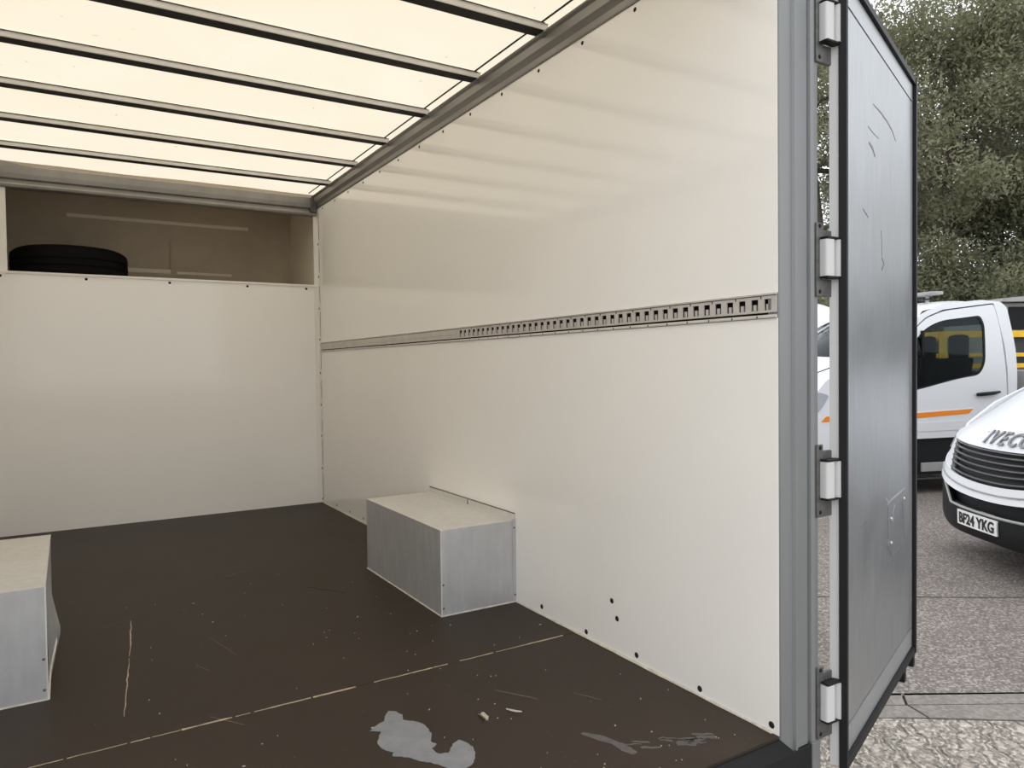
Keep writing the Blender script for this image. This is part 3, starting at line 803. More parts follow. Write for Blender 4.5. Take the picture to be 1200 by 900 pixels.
tag(lf, 'small curled tan leaf on the dark floor beside the grey patch', 'leaf')
sv = MB().tube([(1.012, 1.716, .003), (1.020, 1.700, .003), (1.028, 1.688, .003), (1.040, 1.678, .003)], [.0015, .0028, .0028, .0016], 6).build('wood_shaving', 'chip')
tag(sv, 'thin pale wood shaving on the dark floor, right of the dead leaf', 'shaving')

# ================================================================== the yard outside
def quad_pts(r0, r1, d0, d1): return [yard(r0, d0), yard(r1, d0), yard(r1, d1), yard(r0, d1)]
def slab(name, poly, m, parent=None, z0=-.08, z1=0.0):
    n = len(poly); v = [yard(p[0], p[1], z0) for p in poly] + [yard(p[0], p[1], z1) for p in poly]
    return MB().add(v, [tuple(range(n - 1, -1, -1)), tuple(range(n, 2 * n))] + [(i, (i + 1) % n, (i + 1) % n + n, i + n) for i in range(n)]).build(name, m, parent)
g = slab('ground_tarmac', [(-60, 3.27), (70, 3.20 - .0), (70, 75), (-60, 75)], 'tarmac'); struct(g, 'worn grey-brown tarmac of the yard', 'ground')
slab('seam', [(1.5, 4.64), (3.0, 4.555), (8, 4.43), (8, 4.445), (3.0, 4.572), (1.5, 4.655)], 'joint', g, 0.0, .0012)
g = slab('ground_concrete', [(-60, -45), (70, -45), (70, 2.985), (2.1, 2.985), (1.53, 3.028), (-60, 3.028)], 'grooved'); struct(g, 'coarse grooved concrete apron by the van', 'ground')
g = slab('ground_joint', [(-60, 2.9), (70, 2.9), (70, 3.35), (-60, 3.35)], 'joint', None, -.12, -.082); struct(g, 'dirt filled joint bed under the slabs', 'ground')
g = slab('ground_strip', [(-60, 3.03), (-.5, 3.04), (-.5, 3.255), (-60, 3.255)], 'concrete'); struct(g, 'smooth concrete strip of slabs between apron and tarmac', 'ground')
slab('slab', [(-.495, 3.045), (1.725, 3.033), (1.700, 3.14), (-.495, 3.14)], 'concrete', g)
slab('slab', [(-.495, 3.147), (1.697, 3.147), (1.735, 3.255), (-.495, 3.262)], 'concrete', g)
slab('slab', [(1.737, 3.031), (2.1, 2.997), (9, 2.997), (9, 3.11), (1.712, 3.14)], 'concrete', g)
slab('slab', [(1.709, 3.147), (9, 3.118), (9, 3.205), (1.747, 3.255)], 'concrete', g)

# ------------------------------------------------------------------ cab builder for the white dropside truck (local: x rearwards, y away, z up)
def hw_side(x, z):
    """half width of the cab at height z, narrowing upwards and at the nose"""
    w = 1.0 - max(0, z - 1.25) ** 1.6 * 0.16 - max(0, .55 - z) * .08
    if x < 0.55: w -= 0.30 * (0.55 - x) ** 2.2
    return w
TOP = [(0.0, .98), (.06, 1.14), (.22, 1.36), (.45, 1.48), (.72, 1.56)]           # bonnet centre line
def wheel(parent, c, r=.345, w=.215):
    t = MB().lathe([(r * .62, -w / 2 + .01), (r * .86, -w / 2), (r * .97, -w / 2 + .03), (r, -w * .2), (r, w * .2), (r * .97, w / 2 - .03), (r * .86, w / 2), (r * .62, w / 2 - .01)], c, 'y', 36, True).build('wheel', 'tyre', parent, True)
    MB().lathe([(r * .62, -w / 2 + .015), (r * .56, -w * .32), (r * .3, -w * .22), (r * .27, -w * .36), (0.0, -w * .38), (0.0, w * .3), (r * .6, w * .3)], c, 'y', 28).build('rim', 'steel_dark', t, True)
    return t

def build_cab(t):
    """white light-truck cab, all parts local to t"""
    WIN = rounded([(.70, 1.16), (.98, 1.28), (1.393, 1.681), (1.59, 1.859), (1.81, 1.945), (2.35, 2.005), (2.385, 1.90), (2.335, 1.46), (2.25, 1.325), (1.95, 1.285), (1.394, 1.162), (1.0, 1.11)], [.03, .1, .2, .2, .2, .05, .05, .12, .12, .2, .2, .1])
    DOOR = rounded([(.80, .62), (.80, 1.18), (1.02, 1.42), (1.42, 1.80), (1.535, 1.905), (1.64, 1.975), (1.87, 2.055), (2.555, 2.135), (2.585, 1.9), (2.615, 1.0), (2.60, .64)], [.05, .1, .2, .1, .1, .1, .1, .04, .1, .1, .05])
    ARCH = [(.93 + .42 * math.cos(a), .36 + .42 * math.sin(a)) for a in np.linspace(math.radians(38), math.radians(180), 12)]
    for s in (-1, 1):
        f = lambda x, z, s=s: (x, s * hw_side(x, z), z)
        fo = lambda x, z, s=s: (x, s * (hw_side(x, z) + .003), z)
        fi = lambda x, z, s=s: (x, s * (hw_side(x, z) - .012), z)
        nn = (0, -s, 0)
        d = sheet(DOOR, [WIN], f, nn, .035).build('door', 'paint_white', t, True)
        sheet(WIN, [], fi, nn, .005).build('door_glass', 'glass', d)
        # dark rubber frame round the glass
        cx = sum(p[0] for p in WIN) / len(WIN); cz = sum(p[1] for p in WIN) / len(WIN)
        inner = [(p[0] + (cx - p[0]) * .035, p[1] + (cz - p[1]) * .05) for p in WIN]
        sheet(WIN, [inner], lambda x, z, s=s: (x, s * (hw_side(x, z) - .004), z), nn, .012, .3).build('window_rubber', 'plastic_black', d)
        MB().box((1.52, min(s * .94, s * .965), 1.15), (1.55, max(s * .94, s * .965), 1.83)).build('window_divider', 'plastic_black', d)
        hb = MB(); hb.tube([(2.19, s * (hw_side(2.2, 1.11) + .022), 1.105), (2.25, s * (hw_side(2.2, 1.11) + .035), 1.108), (2.40, s * (hw_side(2.2, 1.11) + .035), 1.118), (2.50, s * (hw_side(2.2, 1.11) + .018), 1.130)], [.018, .022, .020, .012], 8)
        hb.build('door_handle', 'plastic_black', d, True)
        sheet(rounded([(1.18, .845), (1.18, .905), (2.16, .945), (2.10, .892)], .004, 1), [], fo, nn, .002).build('stripe', 'orange', d)
        sheet(rounded([(1.18, .905), (1.18, .920), (2.18, .958), (2.16, .945)], .003, 1), [], fo, nn, .002).build('stripe_edge', 'plate', d)
        # pressed line and moulded lower door panel
        mld = sheet(rounded([(1.28, .705), (1.30, .80), (2.42, .83), (2.50, .72)], .05), [], lambda x, z, s=s: (x, s * (hw_side(x, z) + .006), z), nn, .008).build('door_moulding', 'paint_white', d, True)
        # wing ahead of the door
        WING = [(.10, .95), (.16, 1.10), (.30, 1.27), (.50, 1.37), (.74, 1.42), (.97, 1.43), (.77, 1.20), (.77, .62), (1.30, .62), (1.28, .60)] + ARCH[:0]
        wing = rounded([(.06, .72), (.08, .93), (.16, 1.12), (.30, 1.29), (.50, 1.40), (.72, 1.46), (.98, 1.455), (1.0, 1.43), (.79, 1.19), (.79, .76), (.60, .70), (.48, .60), (.47, .50), (.25, .50), (.10, .52)], .03, 3)
        wg = sheet(wing, [], f, nn, .03).build('wing', 'paint_white', t, True)
        sheet(rounded([(.24, .845), (.30, .905), (.78, .905), (.78, .845)], .003, 1), [], fo, nn, .002).build('stripe', 'orange', wg)
        sheet(rounded([(.05, .93), (.10, 1.10), (.22, 1.17), (.33, 1.13), (.26, 1.02), (.20, .94)], .03, 3), [], lambda x, z, s=s: (x, s * (hw_side(x, z) + .008), z), nn, .02).build('side_lamp', 'lens', wg, True)
        # A-pillar / roof side
        pil = rounded([(.74, 1.475), (1.02, 1.44), (1.41, 1.812), (1.525, 1.918), (1.635, 1.990), (1.865, 2.070), (2.565, 2.150), (2.62, 1.6), (2.64, .64), (2.74, .64), (2.76, 1.6), (2.73, 2.10), (2.66, 2.165), (2.4, 2.185), (1.9, 2.14), (1.66, 2.055), (1.53, 1.988), (1.25, 1.80), (1.0, 1.625)], .03, 3)
        sheet(pil, [], f, nn, .04).build('body_side', 'paint_white', t, True)
        # dark sill skirt and step
        sk = sheet(rounded([(1.30, .30), (1.30, .615), (2.75, .615), (2.75, .22), (1.40, .22)], .02), [], lambda x, z, s=s: (x, s * (.965), z), nn, .05).build('sill_skirt', 'plastic_black', t)
        MB().box((1.50, min(s * .955, s * .985), .255), (1.95, max(s * .955, s * .985), .355), .008).build('step_plate', 'grey_roof', sk)
        MB().box((1.28, min(s * .94, s * .975), .165), (2.75, max(s * .94, s * .975), .185), .004).build('step_edge', 'plastic_grey', sk)
        # mirror
        mr = MB().box((1.00, min(s * 1.06, s * 1.24), 1.22), (1.10, max(s * 1.06, s * 1.24), 1.56), .03).build('door_mirror', 'plastic_black', t, True)
        MB().box((1.095, min(s * 1.075, s * 1.225), 1.25), (1.105, max(s * 1.075, s * 1.225), 1.53), .004).build('mirror_glass', 'chrome', mr)
        MB().tube([(1.04, s * .95, 1.24), (1.05, s * 1.10, 1.28)], .025, 6).build('mirror_arm', 'plastic_black', mr)
    # bonnet, windscreen, roof, back panel as crowned surfaces
    def crown(x, z, y, c=.05): return z - c * y * y
    rows = []
    for (x, z) in [(0.02, .90)] + TOP:
        w = hw_side(max(x, .05), min(z, 1.3)) - .005
        rows.append([(x + .20 * abs(q) ** 2.2, q * w, z - .10 * abs(q) ** 2.5) for q in np.linspace(-1, 1, 17)])
    bo = MB().grid(rows).build('bonnet', 'paint_white', t, True)
    for s in (-1, 1): MB().tube([(.10 + .02, s * .62, 1.145), (.26, s * .70, 1.335), (.50, s * .76, 1.425), (.72, s * .80, 1.485)], .006, 5).build('shut_line', 'plastic_black', bo)
    rows = []
    for k in range(9):
        q = k / 8; x = .72 + (1.40 - .72) * q; z = 1.56 + (2.03 - 1.56) * q - .02 * math.sin(q * math.pi) * -1
        w = .86 - .05 * q
        rows.append([(x + .16 * abs(a) ** 2, a * w, z - .04 * a * a) for a in np.linspace(-1, 1, 13)])
    MB().grid(rows).build('windscreen', 'glass', t, True)
    rows = []
    for (x, z) in ((1.40, 2.037), (1.56, 2.115), (1.9, 2.180), (2.3, 2.215), (2.6, 2.205), (2.70, 2.17), (2.745, 2.10)):
        w = hw_side(x, 2.12) - .01
        rows.append([(x + (.14 * abs(a) ** 2 if x < 1.45 else .05 * abs(a) ** 2 if x < 1.7 else 0), a * w, z - .06 * abs(a) ** 3) for a in np.linspace(-1, 1, 15)])
    MB().grid(rows).build('roof', 'paint_white', t, True)
    bp = sheet([(-.98, .45), (.98, .45), (.98, 1.3), (.86, 2.08), (-.86, 2.08), (-.98, 1.3)], [rounded([(-.72, 1.35), (.72, 1.35), (.66, 1.92), (-.66, 1.92)], .06)], lambda y, z: (2.735, y, z), (-1, 0, 0), .03, .3).build('back_panel', 'paint_white', t)
    # nose: grille, lamps, bumper
    def nose(y, z): return (.02 + .20 * abs(y) ** 2.2 - (.05 if z < .62 else 0) + max(0, z - .85) * .25, y, z)
    sheet(rounded([(-.60, .66), (.60, .66), (.66, .98), (-.66, .98)], .05), [], nose, (1, 0, 0), .04).build('grille', 'plastic_black', t)
    for zz in (.72, .79, .86, .93): MB().tube([(nose(y, zz)[0] - .008, y, zz) for y in np.linspace(-.58, .58, 9)], .012, 6).build('grille_bar', 'chrome', t)
    for s in (-1, 1):
        sheet(rounded([(s * .62, .80), (s * .70, 1.02), (s * .93, 1.13), (s * .95, .92)], .04), [], lambda y, z: (nose(y, z)[0] - .01, y, z), (1, 0, 0), .05).build('headlamp', 'lens', t, True)
    sheet(rounded([(-.97, .28), (.97, .28), (.99, .50), (.93, .80), (.66, .70), (.60, .64), (-.60, .64), (-.66, .70), (-.93, .80), (-.99, .50)], .05), [rounded([(-.52, .36), (.52, .36), (.58, .52), (-.58, .52)], .04)], nose, (1, 0, 0), .06).build('bumper', 'paint_white', t, True)
    sheet(rounded([(-.54, .34), (.54, .34), (.60, .54), (-.60, .54)], .04), [], lambda y, z: (nose(y, z)[0] + .06, y, z), (1, 0, 0), .01).build('lower_intake', 'plastic_black', t)
    MB().box((.25, -.86, .22), (2.70, .86, .50)).build('chassis', 'plastic_black', t)
    # cab interior
    MB().box((.60, -.84, .50), (2.68, .84, .70)).build('cab_floor', 'seat', t)
    da = MB(); da.prism([(.70, .7), (.70, 1.40), (.95, 1.42), (1.25, 1.25), (1.30, .9), (1.15, .7)], 1, -.84, .84); da.build('dashboard', 'seat', t)
    for yc in (-.52, -.02, .48):
        sb = MB().box((1.75, yc - .26, .72), (2.28, yc + .26, .95), .05).build('seat', 'seat', t, True)
        mb = MB()
        for (z0, z1, hw, x0) in ((.95, 1.52, .22, 2.16),):
            mb.prism(rounded([(x0, z0), (x0 + .14, z0), (x0 + .26, z1), (x0 + .16, z1)], .04), 1, yc - hw, yc + hw)
        mb.build('seat_back', 'seat', sb, True)
        MB().box((2.36, yc - .12, 1.50), (2.47, yc + .12, 1.80), .05).build('headrest', 'seat', sb, True)
    sw_ = MB(); sw_.lathe([(.19 + .016 * math.cos(a), .016 * math.sin(a)) for a in np.linspace(0, 2 * math.pi, 7)[:-1]], (0, 0, 0), 'x', 22, True)
    rot = Matrix.Rotation(math.radians(30), 3, 'Y')
    v = [tuple(rot @ Vector(p) + Vector((1.42, .42, 1.30))) for p in sw_.v]
    stw = mk('steering_wheel', v, sw_.f, 'seat', t, True)
    MB().tube([(1.42, .42, 1.30), (1.25, .42, 1.18)], .04, 8).build('steering_column', 'seat', stw)
    wheel(t, (.93, -.88, .345)); wheel(t, (.93, .88, .345))

A_T = math.radians(12)
ang = -YAW + A_T
Ux = Vector((math.cos(ang), math.sin(ang))); Vx = Vector((-math.sin(ang), math.cos(ang)))
p0 = Vector((8.293, 4.482)) - Ux * 1.70 + Vx * 1.0
truck = thing('dropside_truck', 'white dropside truck cab with an orange stripe, behind the open door', 'truck', (p0.x, p0.y, ZG), ang, local=True)
build_cab(truck)
cab_parts = list(truck.children)
# roof beacon bar
bb = MB().box((2.10, -.46, 2.285), (2.26, .30, 2.325), .012).build('beacon_bar', 'grey_roof', truck, True)
for yy in (-.3, .15): MB().box((2.16, yy - .015, 2.19), (2.19, yy + .015, 2.286)).build('beacon_stand', 'grey_roof', bb)
MB().box((2.28, .0, 2.20), (2.37, .14, 2.31), .02).build('beacon_cap', 'plastic_black', bb)
MB().box((1.84, -.60, 2.206), (1.98, -.50, 2.222), .004).build('roof_vent', 'plastic_black', truck)
# dropside body
MB().box((2.85, -.42, .42), (6.4, -.32, .62)).build('chassis_rail', 'plastic_black', truck)
MB().box((2.85, .32, .42), (6.4, .42, .62)).build('chassis_rail', 'plastic_black', truck)
MB().box((2.86, -1.05, .80), (6.4, 1.05, .90), .01).build('deck', 'grey_roof', truck)
for (a, b) in ((3.0, 4.65), (4.70, 6.35)):
    for s in (-1, 1): MB().box((a, min(s * 1.03, s * 1.06), .90), (b, max(s * 1.03, s * 1.06), 1.28), .008).build('side_board', 'grey_roof', truck)
MB().box((6.36, -1.03, .90), (6.40, 1.03, 1.28), .008).build('tail_board', 'grey_roof', truck)
for s in (-1, 1): MB().box((2.87, min(s * .98, s * 1.02), .90), (2.92, max(s * .98, s * 1.02), 1.40)).build('headboard_post', 'grey_roof', truck)
MB().box((2.87, -.98, .90), (2.90, .98, 1.36)).build('headboard', 'grey_roof', truck)
for yy in (-.78, .78): wheel(truck, (4.9, yy, .345), .345, .30)
MB().box((4.0, -.3, .5), (4.4, .3, .7)).build('axle_block', 'plastic_black', truck)

# ------------------------------------------------------------------ high-roof van standing nose-on further back
van = thing('panel_van', 'white high-roofed van nose-on, glimpsed through the hinge gap', 'van', yard(4.35, 12.2), 0, local=True)
van.rotation_euler = (0, 0, math.pi / 2 - YAW)
van.location = yard(5.45, 12.4)
for ch in cab_parts: copy_tree(ch, van)
rows = []
for (x, z, w) in ((1.35, 2.16, .80), (1.45, 2.38, .82), (1.65, 2.58, .84), (2.1, 2.68, .86), (4.0, 2.70, .87), (5.6, 2.68, .86)):
    rows.append([(x, a * w, z - .12 * abs(a) ** 4) for a in np.linspace(-1, 1, 13)])
MB().grid(rows).build('high_roof', 'paint_white', van, True)
for s in (-1, 1):
    sheet([(2.76, .40), (5.6, .40), (5.6, 2.55), (1.70, 2.46), (1.42, 2.25), (1.42, 2.12), (2.76, 2.16)], [], lambda x, z, s=s: (x, s * (1.0 - max(0, z - 1.25) ** 1.6 * .09), z), (0, -s, 0), .03).build('load_side', 'paint_white', van, True)
MB().box((5.57, -.97, .40), (5.62, .97, 2.5)).build('rear_panel', 'paint_white', van)
for yy in (-.86, .86): wheel(van, (4.3, yy, .345))

# ------------------------------------------------------------------ yellow-railed trailer with a grey cabin beyond
tr = thing('works_trailer', 'grey-roofed works trailer with yellow rails, behind the white truck cab', 'trailer', yard(0, 0), -YAW, local=True)
R0, R1, D0, D1 = 6.52, 10.6, 11.1, 12.9
MB().box((R0, D0, .55), (R1, D1, .68), .01).build('trailer_deck', 'plastic_grey', tr)
for zc, h in ((1.88, .05), (1.565, .03), (1.40, .035)):
    for dd in (D0, D1): MB().box((R0, dd - .03, zc - h), (R1, dd + .03, zc + h), .008).build('yellow_rail', 'yellow', tr)
    MB().box((R0 - .03, D0 + .03, zc - h), (R0 + .03, D1 - .03, zc + h), .008).build('yellow_rail', 'yellow', tr)
for rr in (R0 + .03, 8.6, R1 - .03):
    for dd in (D0, D1): MB().box((rr - .045, dd - .028, .68), (rr + .045, dd + .028, 1.88), .006).build('yellow_post', 'yellow', tr)
cb = MB().box((7.55, D0 + .12, .68), (R1 - .1, D1 - .12, 2.36), .02).build('cabin', 'grey_roof', tr)
MB().prism([(7.40, 2.37), (7.42, 2.42), (9.1, 2.56), (R1, 2.42), (R1, 2.37)], 1, D0 - .05, D1 + .05).build('cabin_roof', 'grey_roof', cb)
for (a, b) in ((7.62, 8.5), (8.62, 9.5), (9.62, 10.4)):
    MB().box((a, D0 + .10, 1.95), (b, D0 + .118, 2.30)).build('cabin_window', 'plastic_black', cb)
    MB().box((a, D0 + .10, 1.42), (b, D0 + .118, 1.85)).build('cabin_panel', 'plastic_grey', cb)
MB().box((7.4, D0 - .04, .70), (R1, D0 - .035, 1.34)).build('mesh_board', 'grey_roof', tr)
for rr in (8.2, 9.0):
    for dd in (D0 + .1, D1 - .1): wheel(tr, (rr, dd, .30), .30, .2)
MB().box((R0 - 1.2, 11.95, .50), (R0, 12.05, .58)).build('drawbar', 'plastic_black', tr)
MB().tube([(R0 - 1.1, 12.0, 0.0), (R0 - 1.1, 12.0, .55)], .035, 8).build('jockey_leg', 'steel_dark', tr)

# ------------------------------------------------------------------ white van at the right edge (local: x rearwards, y away, z up)
WC = -0.08
iv = thing('parked_van', 'white van front with black grille and number plate, at the right edge', 'van', yard(3.27, 5.13 + WC), -YAW, local=True)
PROF = [  # s: L0, z, k, crown, smile
    (.045, .225, .36, 0, .00), (.015, .26, .36, 0, .01), (.0, .32, .36, 0, .02), (.0, .42, .36, 0, .06), (.0, .515, .37, 0, .16), (.012, .56, .38, 0, .17), (.022, .625, .40, 0, .17),
    (.040, .695, .42, 0, .15), (.055, .755, .43, 0, .12), (.072, .815, .44, 0, .10), (.090, .870, .44, .0, .08), (.13, .940, .44, .02, .03), (.19, 1.000, .42, .05, 0), (.27, 1.055, .40, .07, 0),
    (.40, 1.135, .36, .09, 0), (.62, 1.26, .30, .09, 0), (.95, 1.41, .25, .08, 0)]
PA = np.array(PROF)
def S(w, s, off=0.0):
    s = min(max(s, 0), len(PROF) - 1.0); i = min(int(s), len(PROF) - 2); q = s - i
    L0, z, k, c, m = PA[i] * (1 - q) + PA[i + 1] * q
    d = PA[i + 1] - PA[i]; nx, nz = -d[1], d[0]; nl = math.hypot(nx, nz)
    a = abs(w)
    x = L0 + k * a ** 3
    zz = z - c * w * w + m * w * w
    return (x + off * nx / nl, w, zz + off * nz / nl)
def band(s0, s1, w0, w1, off=0.0, ns=8, nw=28, back=0.03):
    """part of the front skin between profile stations, with thickness backwards; w0/w1 may be functions of s"""
    f0 = w0 if callable(w0) else (lambda s: w0); f1 = w1 if callable(w1) else (lambda s: w1)
    rows = []; rb = []
    for i in range(ns + 1):
        s = s0 + (s1 - s0) * i / ns
        ww = [f0(s) + (f1(s) - f0(s)) * j / nw for j in range(nw + 1)]
        rows.append([S(w, s, off) for w in ww]); rb.append([S(w, s, off - back) for w in ww])
    mb = MB(); mb.grid(rows); n = len(mb.v); mb.grid(rb)
    nc = nw + 1; nr = ns + 1
    per = [(0, j) for j in range(nc)] + [(i, nc - 1) for i in range(1, nr)] + [(nr - 1, j) for j in range(nc - 2, -1, -1)] + [(i, 0) for i in range(nr - 2, 0, -1)]
    idx = [i * nc + j for i, j in per]
    mb.f += [(idx[k], idx[(k + 1) % len(idx)], idx[(k + 1) % len(idx)] + n, idx[k] + n) for k in range(len(idx))]
    return mb
HWV = .96
lbp = band(0, 3, -HWV, HWV).build('lower_bumper', 'plastic_black', iv, True)
# intake: grey lip frame round a dark recess
band(3.0, 4.1, -.62, .62, -.055, back=.02).build('intake', 'plastic_black', iv)
for s in (-1, 1):
    a, b = (lambda q: .42 + .13 * (q - 3.0)), (lambda q: HWV)
    if s > 0: band(3, 4.15, a, b).build('bumper_corner', 'plastic_black', iv, True)
    else: band(3, 4.15, lambda q: -HWV, lambda q: -(.42 + .13 * (q - 3.0))).build('bumper_corner', 'plastic_black', iv, True)
lip = [S(w, 3.05, .004) for w in np.linspace(-.42, .42, 15)]
lip = [S(-.56, 4.1, .004)] + lip + [S(.56, 4.1, .004)]
MB().tube(lip, .010, 6).build('intake_lip', 'grey_roof', iv, True)
bd = band(4.1, 6.0, -HWV, HWV, .012).build('bumper_band', 'paint_white', iv, True)
MB().tube([S(w, 5.15, .016) for w in np.linspace(-.8, .8, 21)], .006, 5).build('band_crease', 'grey_roof', bd, True)
# white cheeks beside the grille, lamps round the corner
GW = lambda q: .50 + .025 * (q - 6)
for s in (-1, 1):
    if s > 0: band(6.0, 9.9, GW, lambda q: HWV, .006).build('cheek', 'paint_white', iv, True)
    else: band(6.0, 9.9, lambda q: -HWV, lambda q: -GW(q), .006).build('cheek', 'paint_white', iv, True)
    lo, hi = (.78, .955) if s > 0 else (-.955, -.78)
    band(7.4, 10.2, lo, hi, .018).build('headlamp', 'lens', iv, True)
gr = band(6.0, 10.0, lambda q: -GW(q), GW, -.035, back=.02).build('grille', 'plastic_black', iv)
for q in (6.35, 7.05, 7.75, 8.45, 9.15, 9.75):
    ww = GW(q) - .01
    mb = MB(); top = [S(w, q, .0) for w in np.linspace(-ww, ww, 21)]
    rows = [[(p[0] - .004, p[1], p[2] + .010) for p in top], [(p[0] - .012, p[1], p[2] + .004) for p in top], [(p[0] - .012, p[1], p[2] - .004) for p in top], [(p[0] + .03, p[1], p[2] - .012) for p in top]]
    mb.grid(rows); mb.build('grille_slat', 'plastic_grey', gr, True)
    MB().tube([(p[0] - .012, p[1], p[2] + .0045) for p in top], .0035, 5).build('slat_edge', 'chrome', gr)
bo = band(9.95, 16, -.90, .90, .012, 26, 32, .02).build('bonnet', 'paint_white', iv, True)
for s in (-1, 1):
    MB().tube([S(s * (.16 + .05 * (q - 11)), q, .010) for q in np.linspace(11.5, 15.8, 12)], .012, 6).build('bonnet_crease', 'paint_white', bo, True)
def text_mesh(txt, size, shear=0.0, ext=0.0, spacing=1.0, bold=.018):
    cu = bpy.data.curves.new('t', 'FONT'); cu.body = txt; cu.size = size; cu.shear = shear; cu.extrude = ext; cu.align_x = 'CENTER'
    cu.space_character = spacing; cu.resolution_u = 3; cu.offset = size * bold
    o = bpy.data.objects.new('t', cu); COL.objects.link(o)
    dg = bpy.context.evaluated_depsgraph_get(); me = o.evaluated_get(dg).to_mesh()
    v = [tuple(p.co) for p in me.vertices]; f = [tuple(p.vertices) for p in me.polygons]
    o.evaluated_get(dg).to_mesh_clear(); bpy.data.objects.remove(o); bpy.data.curves.remove(cu)
    return v, f
# raised bonnet lettering, one part per letter
for i, chx in enumerate('IVECO'):
    v, f = text_mesh(chx, .105, .25, .004)
    # profile stations 10.35..11.9 carry the letters
    cxl = (0.17, 0.095, 0.0, -0.105, -0.215)[i] - .02
    vv = [S(cxl - p[0] * 1.25, 10.40 + p[1] / .0755 * 1.35, .022 + p[2]) for p in v]
    mk('letter', vv, f, 'letter', bo)
# number plate
def pp(w, z, off): p = S(w, 2 + (z - .32) / .10, 0); return (p[0] - off, w, z)
pc = -WC + .0
pb = MB(); rows = [[pp(w, z, .012) for w in np.linspace(pc - .225, pc + .225, 9)] for z in (.300, .405)]
rows2 = [[pp(w, z, .002) for w in np.linspace(pc - .225, pc + .225, 9)] for z in (.300, .405)]
pb.grid(rows); pb.grid(rows2)
plate = pb.build('number_plate', 'plate', iv)
v, f = text_mesh('BF24 YKG', .088, 0, .001, 1.0, .032)
xs = [p[0] for p in v]; zs = [p[1] for p in v]
kx = .395 / (max(xs) - min(xs)); kz = .078 / (max(zs) - min(zs)); mxx = (max(xs) + min(xs)) / 2; mnz = min(zs)
vv = [pp(pc - (p[0] - mxx) * kx, .3135 + (p[1] - mnz) * kz, .013 + p[2]) for p in v]
mk('plate_lettering', vv, f, 'plate_txt', plate)
# sides, cab and wheels behind the front
for s in (-1, 1):
    sd = [(.36, .25), (.34, .55), (.40, .80), (.48, .98), (.70, 1.15), (1.05, 1.32), (1.75, 2.10), (2.0, 2.28), (3.0, 2.30), (3.0, .45), (1.35, .45), (1.28, .72), (1.05, .86), (.80, .80), (.62, .60), (.60, .25)]
    sheet(sd, [rounded([(1.25, 1.30), (1.75, 1.95), (2.1, 2.08), (2.45, 2.08), (2.45, 1.30)], .08)], lambda x, z, s=s: (x, s * (.965 - max(0, z - 1.2) ** 1.5 * .10), z), (0, -s, 0), .03).build('cab_side', 'paint_white', iv, True)
    sheet(rounded([(1.25, 1.30), (1.75, 1.95), (2.1, 2.08), (2.45, 2.08), (2.45, 1.30)], .08), [], lambda x, z, s=s: (x, s * (.95 - max(0, z - 1.2) ** 1.5 * .10), z), (0, -s, 0), .006).build('side_glass', 'glass', iv)
    wheel(iv, (1.0, s * .86, .345))
    mr = MB().box((1.25, min(s * 1.04, s * 1.22), 1.25), (1.36, max(s * 1.04, s * 1.22), 1.62), .03).build('door_mirror', 'plastic_black', iv, True)
    MB().tube([(1.30, s * .94, 1.30), (1.31, s * 1.10, 1.34)], .025, 6).build('mirror_arm', 'plastic_black', mr)
rows = [[(x + .14 * a * a, a * w, z - .04 * a * a) for a in np.linspace(-1, 1, 11)] for (x, z, w) in ((.97, 1.42, .88), (1.25, 1.72, .86), (1.55, 2.02, .84), (1.70, 2.15, .83))]
MB().grid(rows).build('windscreen', 'glass', iv, True)
rows = [[(x, a * w, z - .05 * abs(a) ** 3) for a in np.linspace(-1, 1, 11)] for (x, z, w) in ((1.70, 2.16, .84), (1.9, 2.28, .85), (2.3, 2.34, .86), (3.0, 2.35, .86))]
MB().grid(rows).build('roof', 'paint_white', iv, True)
MB().box((3.02, -1.0, .55), (6.0, 1.0, 2.38), .03).build('load_body', 'paint_white', iv)
MB().box((.45, -.80, .30), (2.9, .80, .60)).build('chassis', 'plastic_black', iv)
MB().box((1.1, -.84, .6), (1.5, .84, 1.28)).build('dashboard', 'seat', iv)
for yc in (-.45, .45): MB().box((2.0, yc - .25, .65), (2.5, yc + .25, 1.7), .08).build('seat', 'seat', iv, True)
for s in (-1, 1): wheel(iv, (4.5, s * .84, .345))

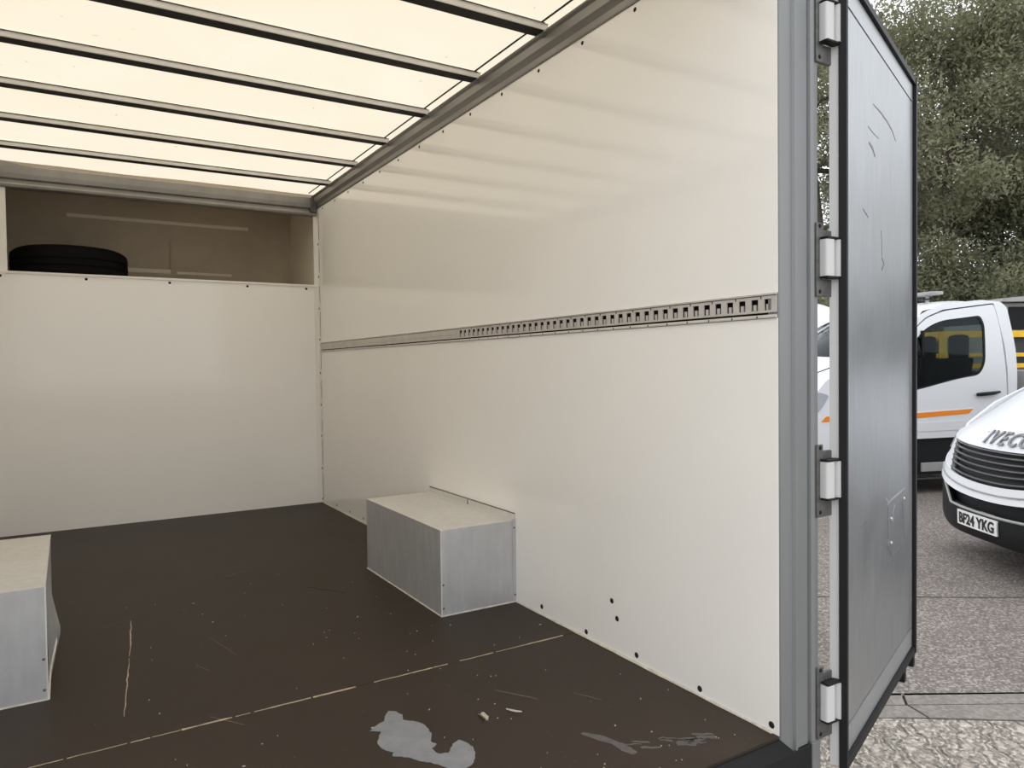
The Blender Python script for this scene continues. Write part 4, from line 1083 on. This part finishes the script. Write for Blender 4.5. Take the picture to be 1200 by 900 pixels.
# ------------------------------------------------------------------ trees along the yard
def tree(name, label, r, d, h, rad, nleaf, seed, lm, base=.18, leaf=.068, cat='tree', flat=1.0):
    g_ = np.random.default_rng(seed); rr = random.Random(seed)
    c = yard(r, d)
    t = thing(name, label, cat, c, 0, local=True, group='trees along the yard')
    trunk = MB()
    pth = [(0, 0, -.05)]; q = Vector((0, 0, 0))
    for i in range(1, 8):
        q = Vector((q.x + rr.uniform(-.15, .15), q.y + rr.uniform(-.15, .15), h * .85 * i / 7)); pth.append(tuple(q))
    r0 = h * .018
    trunk.tube(pth, [r0 * (1.25 if i == 0 else 1 - .11 * i) for i in range(8)], 9)
    trunk.build('trunk', 'bark', t, True)
    tips = []
    for i in range(30):
        f = rr.uniform(base, .98); k = min(6, int(f * 7)); a0 = Vector(pth[k]); az = rr.uniform(0, 2 * math.pi)
        ln = rad * (0.55 + .5 * math.sin(math.pi * min(1, f * .9 + .12))) * rr.uniform(.65, 1.05)
        el = rr.uniform(.15, .75)
        dr = Vector((math.cos(az) * math.cos(el), math.sin(az) * math.cos(el), math.sin(el) * .8))
        pts = [a0]
        for k2 in range(1, 5):
            pts.append(a0 + dr * ln * k2 / 4 + Vector((rr.uniform(-.15, .15), rr.uniform(-.15, .15), rr.uniform(-.1, .15) - .02 * k2 * k2)))
        MB().tube([tuple(p) for p in pts], [r0 * .33, r0 * .25, r0 * .17, r0 * .10, r0 * .04], 5).build('branch', 'bark', t, True)
        for k2 in range(2, 5):
            tips.append(pts[k2] + Vector((rr.gauss(0, .3), rr.gauss(0, .3), rr.gauss(0, .3))))
            tips.append(pts[k2] + Vector((rr.gauss(0, .7), rr.gauss(0, .7), rr.gauss(0, .6))))
    tips.append(Vector(pth[-1]) + Vector((0, 0, .4)))
    T = np.array([tuple(p) for p in tips])
    sz = g_.uniform(.5, 1.25, len(T)) * rad * .24
    which = g_.integers(0, len(T), nleaf)
    dirs = g_.normal(size=(nleaf, 3)); dirs /= np.linalg.norm(dirs, axis=1)[:, None]
    P = T[which] + dirs * (sz[which] * g_.random(nleaf) ** .45)[:, None] * np.array([1, 1, .75])
    a = g_.normal(size=(nleaf, 3)); a /= np.linalg.norm(a, axis=1)[:, None]
    b = np.cross(a, g_.normal(size=(nleaf, 3))); b /= np.linalg.norm(b, axis=1)[:, None]
    l = leaf * g_.uniform(.6, 1.3, nleaf)[:, None]
    V = np.stack([P - a * l, P + b * l * .42, P + a * l, P - b * l * .42], 1).reshape(-1, 3)
    me = bpy.data.meshes.new('foliage')
    me.vertices.add(nleaf * 4); me.vertices.foreach_set('co', V.ravel())
    me.loops.add(nleaf * 4); me.loops.foreach_set('vertex_index', np.arange(nleaf * 4))
    me.polygons.add(nleaf); me.polygons.foreach_set('loop_start', np.arange(nleaf) * 4)
    try: me.polygons.foreach_set('loop_total', np.full(nleaf, 4))
    except Exception: pass
    me.update(calc_edges=True); me.validate()
    me.materials.append(M[lm])
    o = bpy.data.objects.new('foliage', me); COL.objects.link(o); o.parent = t; o['kind'] = 'stuff'
    FP[o.name] = Vector((0, 0, 0))
    return t
tree('broadleaf_tree', 'olive broadleaf tree rising just behind the outer edge of the open door', 12.6, 21.0, 13.5, 4.4, 78000, 1, 'leaf_a')
tree('broadleaf_tree', 'grey-green tree with pale bare twigs at the top right corner', 17.0, 24.0, 17.0, 4.8, 62000, 2, 'leaf_b')
tree('broadleaf_tree', 'tall grey-green tree showing through the gap by the door hinges', 9.0, 21.5, 14.5, 4.2, 60000, 3, 'leaf_a')
tree('broadleaf_tree', 'dark green tree low above the truck cab roof', 15.6, 20.0, 9.0, 3.6, 60000, 4, 'leaf_c', .05)
tree('broadleaf_tree', 'pale hazy tree farthest back between the others', 15.5, 30.0, 18.5, 5.6, 60000, 6, 'leaf_b', .12, .085)
for i, (r, d, h) in enumerate(((8.6, 18.2, 3.6), (11.2, 18.6, 4.4), (13.8, 18.4, 4.0), (16.8, 18.8, 4.4))):
    tree('bush', ('low dark bush behind the hinge gap', 'low dark bush hidden mostly by the open door', 'low dark bush over the beacon on the truck roof', 'low dark bush behind the yellow-railed trailer')[i], r, d, h, 2.2, 22000, 40 + i, 'leaf_c', .02, .06, 'bush')
tree('broadleaf_tree', 'olive tree beyond the right edge of the yard', 24.0, 24.5, 12.5, 4.6, 40000, 8, 'leaf_a')
tree('broadleaf_tree', 'dark tree at the far right of the tree line', 31.5, 27.0, 12.0, 4.8, 30000, 9, 'leaf_c', .1)
for i, (r, d, h) in enumerate(((19.8, 19.6, 4.0), (23.2, 20.4, 4.2), (27.0, 21.0, 4.0))):
    tree('bush', ('low bush right of the trailer', 'low bush under the olive tree at the right', 'low bush at the far right of the hedge')[i], r, d, h, 2.3, 16000, 60 + i, 'leaf_c', .02, .06, 'bush')
